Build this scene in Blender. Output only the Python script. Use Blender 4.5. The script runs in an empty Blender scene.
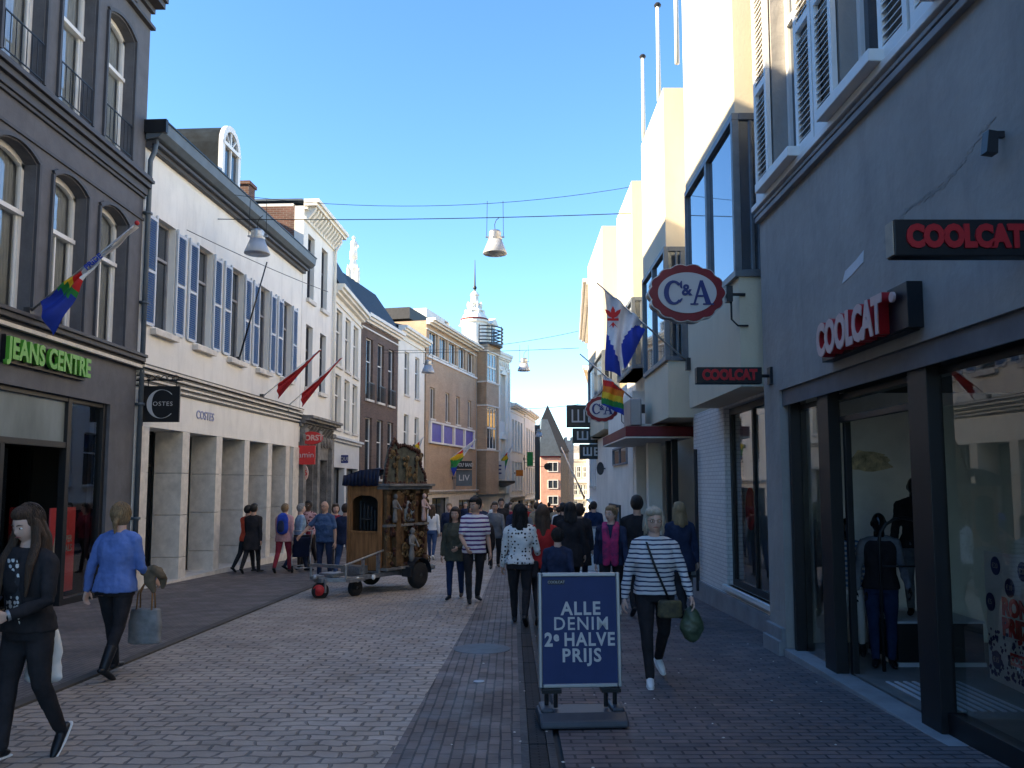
import bpy, math, random
import numpy as np
from mathutils import Vector, Matrix, noise
random.seed(7)
R = math.radians
SC = bpy.context.scene
COL = SC.collection
# ---------------------------------------------------------------- camera
FPX = 830.0; PITCH = math.atan(75/FPX); PY0 = 409.0; EYE = 1.68; SLOPE = 0.024
cd = bpy.data.cameras.new('camera'); cam = bpy.data.objects.new('camera', cd); COL.objects.link(cam)
cd.sensor_fit = 'HORIZONTAL'; cd.sensor_width = 36; cd.lens = 36*FPX/1024; cd.clip_start = .05; cd.clip_end = 2000
cd.shift_y = (PY0-384)/1024
cam.location = (0, 0, EYE); cam.rotation_euler = (R(90)+PITCH, 0, 0); SC.camera = cam
# ---------------------------------------------------------------- sky, sun, exposure
SUN_EL = R(26); sdir = Vector((-1, -.24, 0)).normalized()      # horizontal direction TO the sun
w = bpy.data.worlds.new('World'); SC.world = w; w.use_nodes = True
wn = w.node_tree; bg = wn.nodes['Background']; sky = wn.nodes.new('ShaderNodeTexSky'); sky.sky_type = 'NISHITA'
sky.sun_disc = False; sky.sun_elevation = SUN_EL; sky.sun_rotation = math.atan2(sdir.x, sdir.y)
sky.air_density = 1.0; sky.dust_density = .1; sky.ozone_density = 3.0; sky.altitude = 800
hsv = wn.nodes.new('ShaderNodeHueSaturation'); hsv.inputs['Saturation'].default_value = 1.15; wn.links.new(sky.outputs[0], hsv.inputs['Color']); wn.links.new(hsv.outputs[0], bg.inputs[0]); bg.inputs[1].default_value = .088
sl = bpy.data.lights.new('sun', 'SUN'); sl.energy = 4.0; sl.angle = R(.5); sl.color = (1, .82, .56)
so = bpy.data.objects.new('sun', sl); COL.objects.link(so)
tosun = Vector((sdir.x*math.cos(SUN_EL), sdir.y*math.cos(SUN_EL), math.sin(SUN_EL)))
so.rotation_euler = tosun.to_track_quat('Z', 'Y').to_euler(); so.location = (-20, -10, 30)
SC.view_settings.view_transform = 'Standard'; SC.view_settings.look = 'None'; SC.view_settings.gamma = 1
SC.view_settings.use_curve_mapping = False; SC.view_settings.exposure = 2.3
SC.render.engine = 'CYCLES'

# ---------------------------------------------------------------- maths helpers
def gz(y): return -SLOPE*y
def zf(y, z): return y*math.cos(PITCH)+(z-EYE)*math.sin(PITCH)
def xat(px, y, z=0.0): return (px-512)/FPX*zf(y, z)
def ray(x, y):
    c, s = math.cos(PITCH), math.sin(PITCH)
    return Vector((x-512, c*FPX-s*(PY0-y), s*FPX+c*(PY0-y)))
def ground(px, py):
    d = ray(px, py); t = EYE/(-d.z-SLOPE*d.y); return Vector((d.x*t, d.y*t, EYE+d.z*t))
def at(px, py, Y):
    d = ray(px, py); t = Y/d.y; return Vector((d.x*t, Y, EYE+d.z*t))

# ---------------------------------------------------------------- materials
MATS = {}
def _nt(name):
    m = bpy.data.materials.new(name); m.use_nodes = True
    return m, m.node_tree, m.node_tree.nodes['Principled BSDF']
def mat(name, col, rough=.7, metal=0, var=.12, scale=3.0, bump=0.0, bscale=30, spec=.35, stretch=(1, 1, 1), col2=None, coat=0, grime=0):
    if name in MATS: return MATS[name]
    m, nt, b = _nt(name); N = nt.nodes; L = nt.links
    b.inputs['Roughness'].default_value = rough; b.inputs['Metallic'].default_value = metal
    b.inputs['Specular IOR Level'].default_value = spec; b.inputs['Coat Weight'].default_value = coat
    tc = N.new('ShaderNodeTexCoord'); mp = N.new('ShaderNodeMapping'); mp.inputs['Scale'].default_value = stretch
    L.new(tc.outputs['Object'], mp.inputs[0])
    nz = N.new('ShaderNodeTexNoise'); nz.inputs['Scale'].default_value = scale; nz.inputs['Detail'].default_value = 5; nz.inputs['Roughness'].default_value = .65
    L.new(mp.outputs[0], nz.inputs[0])
    mx = N.new('ShaderNodeMix'); mx.data_type = 'RGBA'
    c2 = col2 or tuple(max(0, c*(1-var*2.2)) for c in col)
    c1 = tuple(min(1, c*(1+var)) for c in col) if not col2 else col
    rp = N.new('ShaderNodeMapRange'); rp.inputs[1].default_value = .3; rp.inputs[2].default_value = .7
    L.new(nz.outputs[0], rp.inputs[0]); L.new(rp.outputs[0], mx.inputs[0])
    mx.inputs[6].default_value = (*c1, 1); mx.inputs[7].default_value = (*c2, 1)
    out = mx.outputs[2]
    if grime:
        n2 = N.new('ShaderNodeTexNoise'); n2.inputs['Scale'].default_value = 1.1; n2.inputs['Detail'].default_value = 8; n2.inputs['Roughness'].default_value = .7
        mp2 = N.new('ShaderNodeMapping'); mp2.inputs['Scale'].default_value = (2.2, 2.2, .45); L.new(tc.outputs['Object'], mp2.inputs[0]); L.new(mp2.outputs[0], n2.inputs[0])
        r2 = N.new('ShaderNodeMapRange'); r2.inputs[1].default_value = .5; r2.inputs[2].default_value = .75; r2.inputs[4].default_value = grime
        L.new(n2.outputs[0], r2.inputs[0])
        m2 = N.new('ShaderNodeMix'); m2.data_type = 'RGBA'; L.new(r2.outputs[0], m2.inputs[0]); L.new(out, m2.inputs[6])
        m2.inputs[7].default_value = (*[c*.45 for c in col], 1); out = m2.outputs[2]
    L.new(out, b.inputs['Base Color'])
    if bump:
        n3 = N.new('ShaderNodeTexNoise'); n3.inputs['Scale'].default_value = bscale; n3.inputs['Detail'].default_value = 4; L.new(mp.outputs[0], n3.inputs[0])
        bp = N.new('ShaderNodeBump'); bp.inputs['Strength'].default_value = min(1, bump); bp.inputs['Distance'].default_value = .02
        L.new(n3.outputs[0], bp.inputs['Height']); L.new(bp.outputs[0], b.inputs['Normal'])
    MATS[name] = m; return m
def brickmat(name, c1, c2, mortar, bw=.22, bh=.065, ms=.01, rough=.85, bump=.4, plane='XZ', squash=1, var=.35, distort=0, spec=.3, bias=0, rot=0, grime=0, msmooth=.1, rlo=None):
    if name in MATS: return MATS[name]
    m, nt, b = _nt(name); N = nt.nodes; L = nt.links
    b.inputs['Roughness'].default_value = rough; b.inputs['Specular IOR Level'].default_value = spec
    tc = N.new('ShaderNodeTexCoord'); sp = N.new('ShaderNodeSeparateXYZ'); cb = N.new('ShaderNodeCombineXYZ'); L.new(tc.outputs['Object'], sp.inputs[0])
    if plane == 'XZ':
        ad = N.new('ShaderNodeMath'); ad.operation = 'ADD'; L.new(sp.outputs[0], ad.inputs[0]); L.new(sp.outputs[1], ad.inputs[1])
        L.new(ad.outputs[0], cb.inputs[0]); L.new(sp.outputs[2], cb.inputs[1])
    elif plane == 'XY': L.new(sp.outputs[0], cb.inputs[0]); L.new(sp.outputs[1], cb.inputs[1])
    else: L.new(sp.outputs[1], cb.inputs[0]); L.new(sp.outputs[0], cb.inputs[1])
    vec = cb.outputs[0]
    if distort:
        dn = N.new('ShaderNodeTexNoise'); dn.inputs['Scale'].default_value = 3.2; dn.inputs['Detail'].default_value = 3; L.new(vec, dn.inputs[0])
        vs = N.new('ShaderNodeVectorMath'); vs.operation = 'SUBTRACT'; vs.inputs[1].default_value = (.5, .5, .5); L.new(dn.outputs[1], vs.inputs[0])
        sc = N.new('ShaderNodeVectorMath'); sc.operation = 'SCALE'; sc.inputs['Scale'].default_value = distort; L.new(vs.outputs[0], sc.inputs[0])
        va = N.new('ShaderNodeVectorMath'); va.operation = 'ADD'; L.new(vec, va.inputs[0]); L.new(sc.outputs[0], va.inputs[1]); vec = va.outputs[0]
    bk = N.new('ShaderNodeTexBrick'); bk.inputs['Scale'].default_value = 1; bk.inputs['Brick Width'].default_value = bw; bk.inputs['Row Height'].default_value = bh
    bk.inputs['Mortar Size'].default_value = ms; bk.inputs['Mortar Smooth'].default_value = msmooth; bk.inputs['Bias'].default_value = bias
    bk.inputs['Color1'].default_value = (*c1, 1); bk.inputs['Color2'].default_value = (*c2, 1); bk.inputs['Mortar'].default_value = (*mortar, 1)
    L.new(vec, bk.inputs[0])
    nz = N.new('ShaderNodeTexNoise'); nz.inputs['Scale'].default_value = .8; nz.inputs['Detail'].default_value = 7; nz.inputs['Roughness'].default_value = .7; L.new(tc.outputs['Object'], nz.inputs[0])
    mr = N.new('ShaderNodeMapRange'); mr.inputs[1].default_value = .3; mr.inputs[2].default_value = .7; mr.inputs[3].default_value = 1-var; mr.inputs[4].default_value = 1+var*.5; L.new(nz.outputs[0], mr.inputs[0])
    mm = N.new('ShaderNodeMix'); mm.data_type = 'RGBA'; mm.blend_type = 'MULTIPLY'; mm.inputs[0].default_value = 1; L.new(bk.outputs[0], mm.inputs[6]); L.new(mr.outputs[0], mm.inputs[7])
    L.new(mm.outputs[2], b.inputs['Base Color'])
    n2 = N.new('ShaderNodeTexNoise'); n2.inputs['Scale'].default_value = 45; n2.inputs['Detail'].default_value = 3; L.new(tc.outputs['Object'], n2.inputs[0])
    inv = N.new('ShaderNodeMath'); inv.operation = 'MULTIPLY_ADD'; inv.inputs[1].default_value = -1; inv.inputs[2].default_value = 1; L.new(bk.outputs['Fac'], inv.inputs[0])
    ad2 = N.new('ShaderNodeMath'); ad2.operation = 'MULTIPLY_ADD'; ad2.inputs[1].default_value = .3; L.new(n2.outputs[0], ad2.inputs[0]); L.new(inv.outputs[0], ad2.inputs[2])
    bp = N.new('ShaderNodeBump'); bp.inputs['Strength'].default_value = bump; bp.inputs['Distance'].default_value = .012; L.new(ad2.outputs[0], bp.inputs['Height']); L.new(bp.outputs[0], b.inputs['Normal'])
    if rlo is not None:
        r3 = N.new('ShaderNodeMapRange'); r3.inputs[1].default_value = .35; r3.inputs[2].default_value = .65; r3.inputs[3].default_value = rlo; r3.inputs[4].default_value = rough
        n4 = N.new('ShaderNodeTexNoise'); n4.inputs['Scale'].default_value = 3; n4.inputs['Detail'].default_value = 6; L.new(tc.outputs['Object'], n4.inputs[0]); L.new(n4.outputs[0], r3.inputs[0]); L.new(r3.outputs[0], b.inputs['Roughness'])
    MATS[name] = m; return m
def stripemat(name, base, stripe, period=.035, duty=.35, rough=.85):
    m, nt, b = _nt(name); N = nt.nodes; L = nt.links; b.inputs['Roughness'].default_value = rough; b.inputs['Specular IOR Level'].default_value = .15
    tc = N.new('ShaderNodeTexCoord'); sp = N.new('ShaderNodeSeparateXYZ'); L.new(tc.outputs['Object'], sp.inputs[0])
    nz = N.new('ShaderNodeTexNoise'); nz.inputs['Scale'].default_value = 7; L.new(tc.outputs['Object'], nz.inputs[0])
    a = N.new('ShaderNodeMath'); a.operation = 'MULTIPLY_ADD'; a.inputs[1].default_value = .02; L.new(nz.outputs[0], a.inputs[0]); L.new(sp.outputs[2], a.inputs[2])
    d = N.new('ShaderNodeMath'); d.operation = 'DIVIDE'; d.inputs[1].default_value = period; L.new(a.outputs[0], d.inputs[0])
    f = N.new('ShaderNodeMath'); f.operation = 'FRACT'; L.new(d.outputs[0], f.inputs[0])
    g = N.new('ShaderNodeMath'); g.operation = 'LESS_THAN'; g.inputs[1].default_value = duty; L.new(f.outputs[0], g.inputs[0])
    mx = N.new('ShaderNodeMix'); mx.data_type = 'RGBA'; L.new(g.outputs[0], mx.inputs[0]); mx.inputs[6].default_value = (*base, 1); mx.inputs[7].default_value = (*stripe, 1)
    L.new(mx.outputs[2], b.inputs['Base Color']); return m
def spotmat(name, base, spot, scale=22, thr=.3, rough=.85):
    m, nt, b = _nt(name); N = nt.nodes; L = nt.links; b.inputs['Roughness'].default_value = rough; b.inputs['Specular IOR Level'].default_value = .15
    tc = N.new('ShaderNodeTexCoord'); v = N.new('ShaderNodeTexVoronoi'); v.inputs['Scale'].default_value = scale; v.inputs['Randomness'].default_value = .45; L.new(tc.outputs['Object'], v.inputs[0])
    g = N.new('ShaderNodeMath'); g.operation = 'LESS_THAN'; g.inputs[1].default_value = thr; L.new(v.outputs['Distance'], g.inputs[0])
    mx = N.new('ShaderNodeMix'); mx.data_type = 'RGBA'; L.new(g.outputs[0], mx.inputs[0]); mx.inputs[6].default_value = (*base, 1); mx.inputs[7].default_value = (*spot, 1)
    L.new(mx.outputs[2], b.inputs['Base Color']); return m
def glassmat(name, tint=(.9, .95, .95), boost=1.6, ior=1.5, wav=.0):
    m = bpy.data.materials.new(name); m.use_nodes = True; nt = m.node_tree; N = nt.nodes; L = nt.links; N.remove(N['Principled BSDF'])
    out = N['Material Output']; tr = N.new('ShaderNodeBsdfTransparent'); tr.inputs[0].default_value = (*tint, 1)
    gl = N.new('ShaderNodeBsdfGlossy'); gl.inputs['Roughness'].default_value = .01; gl.inputs[0].default_value = (.95, .97, 1, 1)
    fr = N.new('ShaderNodeFresnel'); fr.inputs[0].default_value = ior
    mu = N.new('ShaderNodeMath'); mu.operation = 'MULTIPLY_ADD'; mu.inputs[1].default_value = boost; mu.inputs[2].default_value = .02; mu.use_clamp = True; L.new(fr.outputs[0], mu.inputs[0])
    mx = N.new('ShaderNodeMixShader'); L.new(mu.outputs[0], mx.inputs[0]); L.new(tr.outputs[0], mx.inputs[1]); L.new(gl.outputs[0], mx.inputs[2]); L.new(mx.outputs[0], out.inputs[0])
    if wav:
        nz = N.new('ShaderNodeTexNoise'); nz.inputs['Scale'].default_value = 1.7; tc = N.new('ShaderNodeTexCoord'); L.new(tc.outputs['Object'], nz.inputs[0])
        bp = N.new('ShaderNodeBump'); bp.inputs['Strength'].default_value = wav; bp.inputs['Distance'].default_value = .02; L.new(nz.outputs[0], bp.inputs['Height']); L.new(bp.outputs[0], gl.inputs['Normal'])
    MATS[name] = m; return m
def emit(name, col, s=1.0):
    m, nt, b = _nt(name); b.inputs['Base Color'].default_value = (*col, 1); b.inputs['Emission Color'].default_value = (*col, 1); b.inputs['Emission Strength'].default_value = s; MATS[name] = m; return m

M = dict(
 charcoal=mat('charcoal_render', (.115, .116, .128), .75, var=.1, bump=.15, grime=.5),
 charcoal_trim=mat('charcoal_trim', (.07, .071, .08), .6, var=.08),
 cream=mat('cream_plaster', (.82, .79, .73), .85, var=.04, scale=1.2, bump=.2, bscale=25, grime=.34),
 white=mat('white_plaster', (.84, .80, .71), .8, var=.05, scale=1.4, bump=.15, grime=.3),
 stone=mat('pale_stone', (.68, .63, .56), .6, var=.1, scale=5, bump=.1),
 navywall=mat('blue_grey_render', (.34, .322, .30), .8, var=.09, scale=1.4, bump=.5, bscale=9, grime=.4),
 navytrim=mat('blue_grey_trim', (.28, .28, .29), .6),
 painted=mat('white_paint', (.78, .77, .74), .45, var=.03),
 lgrey=mat('light_grey_paint', (.55, .58, .62), .5, var=.05),
 blue=mat('shutter_blue', (.075, .17, .38), .5, var=.06),
 zinc=mat('zinc', (.10, .125, .15), .5, metal=.15, var=.1),
 black=mat('black_paint', (.012, .013, .016), .42, var=.1),
 darkmetal=mat('dark_metal', (.05, .052, .058), .4, metal=.5, var=.1),
 steel=mat('galvanised_steel', (.42, .43, .44), .4, metal=.8, var=.15, scale=20),
 alu=mat('aluminium', (.30, .31, .33), .38, metal=.6, var=.05),
 rubber=mat('rubber', (.02, .02, .021), .85),
 slate=mat('slate_roof', (.022, .024, .030), .6, var=.25, scale=9, bump=.5, bscale=14, spec=.4),
 tile=mat('dark_tile_roof', (.05, .048, .05), .7, var=.25, scale=8, bump=.6, bscale=16),
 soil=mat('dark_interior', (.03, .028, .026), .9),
 room=mat('shop_wall', (.88, .87, .84), .85, var=.05),
 roomfloor=mat('shop_floor', (.2, .19, .18), .5),
 curtain=mat('curtain', (.5, .5, .48), .9, var=.15, scale=2, stretch=(25, 25, 1)),
 winedark=mat('wine_red', (.16, .012, .02), .5),
 red=mat('sign_red', (.55, .03, .03), .5, var=.04),
 redcloth=mat('red_cloth', (.45, .03, .035), .85, var=.12),
 green=mat('letter_green', (.10, .36, .04), .4, var=.04),
 navy=mat('letter_navy', (.02, .035, .16), .4, var=.04),
 wtext=mat('letter_white', (.5, .5, .5), .5, var=.02),
 gtext=mat('letter_grey', (.3, .33, .5), .5, var=.02),
 lface=mat('letter_pink_white', (.62, .42, .38), .5, var=.05),
 lred=mat('letter_red', (.42, .015, .022), .5, var=.03),
 wood=mat('varnished_wood', (.38, .17, .065), .45, var=.25, scale=2.5, stretch=(6, 6, .7)),
 woodd=mat('dark_wood', (.09, .045, .02), .5, var=.3, scale=3, stretch=(6, 6, .7)),
 gold=mat('gilding', (.24, .15, .065), .45, metal=.3, var=.5, scale=14),
 tarp=mat('navy_tarp', (.006, .012, .04), .6, var=.2, bump=.4, bscale=9),
 pane=mat('window_pane', (.035, .045, .06), .04, var=.3, scale=1, spec=.9),
 glass=glassmat('shop_glass', boost=1.35),
 bluepanel=mat('purple_blue_panel', (.09, .09, .42), .5, var=.1),
 pinkplaster=mat('salmon_brick', (.6, .34, .26), .85, var=.1),
 greystone=mat('grey_stone', (.55, .5, .43), .8, var=.12, grime=.2),
 ochre=mat('ochre_plaster', (.70, .46, .18), .85, var=.08),
 yellow=mat('flag_yellow', (.75, .5, .03), .8), fgreen=mat('flag_green', (.03, .25, .06), .8), fblue=mat('flag_blue', (.02, .05, .38), .8),
 forange=mat('flag_orange', (.75, .2, .02), .8), fpurple=mat('flag_purple', (.13, .03, .25), .8), fwhite=mat('flag_white', (.75, .75, .77), .8), fred=mat('flag_red', (.6, .03, .03), .8),
)
M['blockcream'] = mat('block_cream', (.66, .58, .43), .85, var=.03, scale=1.0, bump=.12, grime=.2)
M['whitebrick'] = brickmat('white_painted_brick', (.74, .72, .68), (.68, .66, .63), (.52, .5, .48), ms=.008, bump=.5, var=.1)
M['brown_brick'] = brickmat('brown_brick', (.17, .11, .085), (.12, .08, .066), (.15, .13, .12), ms=.008)
M['tan_brick'] = brickmat('tan_brick', (.50, .345, .22), (.43, .29, .185), (.42, .35, .27), ms=.008, var=.2)
M['red_brick'] = brickmat('red_brick', (.17, .075, .055), (.12, .06, .045), (.2, .17, .15), ms=.008)
M['sett'] = brickmat('street_setts', (.42, .345, .285), (.33, .28, .235), (.175, .15, .13), bw=.21, bh=.13, ms=.014, rough=.8, bump=1, plane='XY', var=.32, distort=.16, spec=.45, msmooth=.5, rlo=.42)
M['clinker'] = brickmat('dark_clinker_paving', (.19, .15, .135), (.125, .105, .10), (.055, .05, .05), bw=.21, bh=.082, ms=.008, rough=.85, bump=.8, plane='YX', var=.3, distort=.02, spec=.35, rlo=.5)
M['clinker_cross'] = brickmat('dark_clinker_paving_cross', (.19, .145, .14), (.12, .105, .11), (.05, .045, .05), bw=.21, bh=.09, ms=.009, rough=.85, bump=.8, plane='XY', var=.3, distort=.02, spec=.35, rlo=.5)
M['leftpave'] = brickmat('brown_clinker_paving', (.20, .165, .15), (.15, .128, .118), (.06, .055, .052), bw=.2, bh=.06, ms=.006, rough=.85, bump=.6, plane='YX', var=.35, distort=.02, spec=.3, rlo=.5)

# ---------------------------------------------------------------- mesh builder
class MB:
    def __init__(s): s.v = []; s.f = []; s.mi = []; s.cur = 0; s.sm = False
    def add(s, vs, fs):
        n = len(s.v); s.v += [tuple(v) for v in vs]; s.f += [tuple(i+n for i in f) for f in fs]; s.mi += [s.cur]*len(fs); return s
    def box(s, x0, x1, y0, y1, z0, z1):
        if x0 > x1: x0, x1 = x1, x0
        if y0 > y1: y0, y1 = y1, y0
        if z0 > z1: z0, z1 = z1, z0
        return s.add([(x0,y0,z0),(x1,y0,z0),(x1,y1,z0),(x0,y1,z0),(x0,y0,z1),(x1,y0,z1),(x1,y1,z1),(x0,y1,z1)],
              [(0,3,2,1),(4,5,6,7),(0,1,5,4),(1,2,6,5),(2,3,7,6),(3,0,4,7)])
    def quad(s, a, b, c, d): return s.add([a,b,c,d], [(0,1,2,3)])
    def prism(s, poly, y0, y1):           # poly in (x,z), extruded along y
        n = len(poly); vs = [(x,y0,z) for x,z in poly]+[(x,y1,z) for x,z in poly]
        return s.add(vs, [tuple(range(n)), tuple(range(2*n-1,n-1,-1))]+[(i,i+n,(i+1)%n+n,(i+1)%n) for i in range(n)])
    def prismx(s, poly, x0, x1):          # poly in (y,z), extruded along x
        n = len(poly); vs = [(x0,y,z) for y,z in poly]+[(x1,y,z) for y,z in poly]
        return s.add(vs, [tuple(range(n-1,-1,-1)), tuple(range(n,2*n))]+[((i+1)%n,(i+1)%n+n,i+n,i) for i in range(n)])
    def prismz(s, poly, z0, z1):
        n = len(poly); vs = [(x,y,z0) for x,y in poly]+[(x,y,z1) for x,y in poly]
        return s.add(vs, [tuple(range(n-1,-1,-1)), tuple(range(n,2*n))]+[(i,(i+1)%n,(i+1)%n+n,i+n) for i in range(n)])
    def limb(s, pts, rad, n=10, flat=1.0, cap=True, up=None):
        pts = [Vector(p) for p in pts]; rad = list(rad) if hasattr(rad,'__len__') else [rad]*len(pts)
        if cap:                            # rounded ends
            a = (pts[0]-pts[1]).normalized(); b = (pts[-1]-pts[-2]).normalized()
            pts = [pts[0]+a*rad[0]*.92, pts[0]+a*rad[0]*.6]+pts+[pts[-1]+b*rad[-1]*.6, pts[-1]+b*rad[-1]*.92]
            rad = [rad[0]*.35, rad[0]*.8]+rad+[rad[-1]*.8, rad[-1]*.35]
        rings = []; ref = Vector(up) if up else None
        for i, p in enumerate(pts):
            t = (pts[min(i+1,len(pts)-1)]-pts[max(i-1,0)]).normalized()
            r0 = ref if ref is not None and abs(ref.dot(t)) < .95 else (Vector((1,0,0)) if abs(t.x) < .8 else Vector((0,1,0)))
            u = (r0-t*r0.dot(t)).normalized(); v = t.cross(u)
            rings.append([p+(u*math.cos(2*math.pi*k/n)+v*math.sin(2*math.pi*k/n)*flat)*rad[i] for k in range(n)])
        return s.rings(rings)
    def rings(s, rings):
        n = len(rings[0]); vs = [q for r in rings for q in r]; fs = []
        for i in range(len(rings)-1):
            for k in range(n): fs.append((i*n+k, i*n+(k+1)%n, (i+1)*n+(k+1)%n, (i+1)*n+k))
        fs.append(tuple(range(n-1,-1,-1))); m = (len(rings)-1)*n; fs.append(tuple(m+k for k in range(n)))
        return s.add(vs, fs)
    def tube(s, p0, p1, r, n=8): return s.limb([p0,p1], r, n, cap=False)
    def path(s, pts, r, n=6): return s.limb(pts, r, n, cap=False)
    def lathe(s, prof, c=(0,0,0), n=16, sx=1, sy=1):   # prof (r,z)
        return s.rings([[(c[0]+r*math.cos(2*math.pi*k/n)*sx, c[1]+r*math.sin(2*math.pi*k/n)*sy, c[2]+z) for k in range(n)] for r,z in prof])
    def ball(s, c, rx, ry=None, rz=None, n=12, m=8):
        ry = ry or rx; rz = rz or rx
        return s.rings([[(c[0]+rx*math.sin(a)*math.cos(2*math.pi*k/n), c[1]+ry*math.sin(a)*math.sin(2*math.pi*k/n), c[2]-rz*math.cos(a)) for k in range(n)] for a in [math.pi*max(.03,min(.97,j/m)) for j in range(m+1)]])
    def xf(s, mtx, start=0):
        for i in range(start, len(s.v)): s.v[i] = tuple(mtx @ Vector(s.v[i]))
        return s
    def build(s, name, m, parent=None, smooth=False, bevel=0, loc=(0,0,0), rot=(0,0,0), label=None):
        me = bpy.data.meshes.new(name); me.from_pydata(s.v, [], s.f)
        ms = m if isinstance(m, (list,tuple)) else [m]
        for q in ms: me.materials.append(M[q] if isinstance(q,str) else q)
        if len(ms) > 1: me.polygons.foreach_set('material_index', s.mi)
        if smooth: me.polygons.foreach_set('use_smooth', [True]*len(me.polygons))
        me.update()
        o = bpy.data.objects.new(name, me); COL.objects.link(o)
        if parent is not None:
            o.parent = parent
            if '_g' in parent: loc = (loc[0], loc[1], loc[2]-parent['_g'])
        o.location = loc; o.rotation_euler = rot
        if bevel:
            b = o.modifiers.new('b','BEVEL'); b.width = bevel; b.segments = 2; b.limit_method = 'ANGLE'
        if label: o['label'] = label
        return o
def tag(o, label, cat, group=None, kind=None):
    if label: o['label'] = label
    if cat: o['category'] = cat
    if group: o['group'] = group
    if kind: o['kind'] = kind
    return o
def empty(name, loc, rz=0, label=None, cat=None, group=None):
    o = bpy.data.objects.new(name, None); COL.objects.link(o); o.location = loc; o.rotation_euler = (0,0,rz); o.empty_display_size = .1
    return tag(o, label, cat, group)
def text(name, body, size, m, parent, loc, ext=.004, off=0.0, sx=1.0, align='CENTER', rz=0, spacing=1.0, line=1.0, shear=0, tilt=0):
    c = bpy.data.curves.new('t','FONT'); c.body = body; c.size = size; c.extrude = ext; c.offset = off; c.align_x = align; c.align_y = 'CENTER'; c.resolution_u = 3; c.space_character = spacing; c.space_line = line; c.shear = shear
    t = bpy.data.objects.new('t', c); COL.objects.link(t); dg = bpy.context.evaluated_depsgraph_get()
    me = bpy.data.meshes.new_from_object(t.evaluated_get(dg)); bpy.data.objects.remove(t); bpy.data.curves.remove(c)
    for v in me.vertices: x,y,z = v.co; v.co = (x*sx, -z, y)
    me.materials.clear(); me.materials.append(M[m] if isinstance(m,str) else m); me.name = name
    o = bpy.data.objects.new(name, me); COL.objects.link(o)
    if parent is not None:
        o.parent = parent
        if '_g' in parent: loc = (loc[0], loc[1], loc[2]-parent['_g'])
    o.location = loc; o.rotation_euler = (0,tilt,rz); return o

# ---------------------------------------------------------------- facade kit
# building frame: local x runs along the facade, local -y faces the street, z is world height
def building(name, A, B, label, cat='building', group=None):
    A = Vector((A[0],A[1],0)); B = Vector((B[0],B[1],0)); d = B-A
    g = min(gz(A.y), gz(B.y))-.05
    r = empty(name, (A.x,A.y,g), math.atan2(d.y,d.x), label, cat, group); r['_g'] = g; r['_L'] = d.length
    return r
def uz(b, px, py, off=0.0):
    a = b.rotation_euler.z; u = Vector((math.cos(a), math.sin(a))); n = Vector((math.sin(a), -math.cos(a)))
    A = Vector(b.location[:2])+n*off; d = ray(px,py); D = Vector(d[:2]); t = A.dot(n)/D.dot(n); p = D*t
    return (p-A).dot(u), EYE+d.z*t
def wallfront(mb, u0, u1, z0, z1, ops, depth=.2, y=0.0, arch=0.0):
    us = sorted({u0,u1,*[o[0] for o in ops],*[o[1] for o in ops]}); zs = sorted({z0,z1,*[o[2] for o in ops],*[o[3] for o in ops]})
    us = [u for u in us if u0-1e-6 <= u <= u1+1e-6]; zs = [z for z in zs if z0-1e-6 <= z <= z1+1e-6]
    for i in range(len(us)-1):
        for j in range(len(zs)-1):
            cu = (us[i]+us[i+1])/2; cz = (zs[j]+zs[j+1])/2
            if any(o[0] < cu < o[1] and o[2] < cz < o[3] for o in ops): continue
            mb.quad((us[i],y,zs[j]),(us[i+1],y,zs[j]),(us[i+1],y,zs[j+1]),(us[i],y,zs[j+1]))
    for a,b,c,d in ops:
        mb.quad((a,y,c),(a,y+depth,c),(a,y+depth,d),(a,y,d)); mb.quad((b,y,d),(b,y+depth,d),(b,y+depth,c),(b,y,c))
        mb.quad((a,y,d),(a,y+depth,d),(b,y+depth,d),(b,y,d)); mb.quad((a,y,c),(b,y,c),(b,y+depth,c),(a,y+depth,c))
        if arch:
            n = 8; w = b-a; rise = arch
            arc = [(a+w*k/n, d-rise*(2*k/n-1)**2) for k in range(n+1)]
            mb.prism([(a,d)]+arc[:n//2+1], y, y+depth) if False else None
            for k in range(n):
                (x0,za),(x1,zb) = arc[k],arc[k+1]
                mb.prism([(x0,za),(x1,zb),(x1,d+.0005),(x0,d+.0005)], y+.001, y+depth-.001)
def body(mb, u0, u1, z0, z1, depth=9, y=.36):     # closed volume behind the front leaf
    mb.box(u0+.004, u1-.004, y, depth, z0, z1-.004)
    mb.box(u0, u0+.02, .001, depth, z0, z1); mb.box(u1-.02, u1, .001, depth, z0, z1); mb.box(u0, u1, .001, depth, z1-.02, z1+.0)
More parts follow.
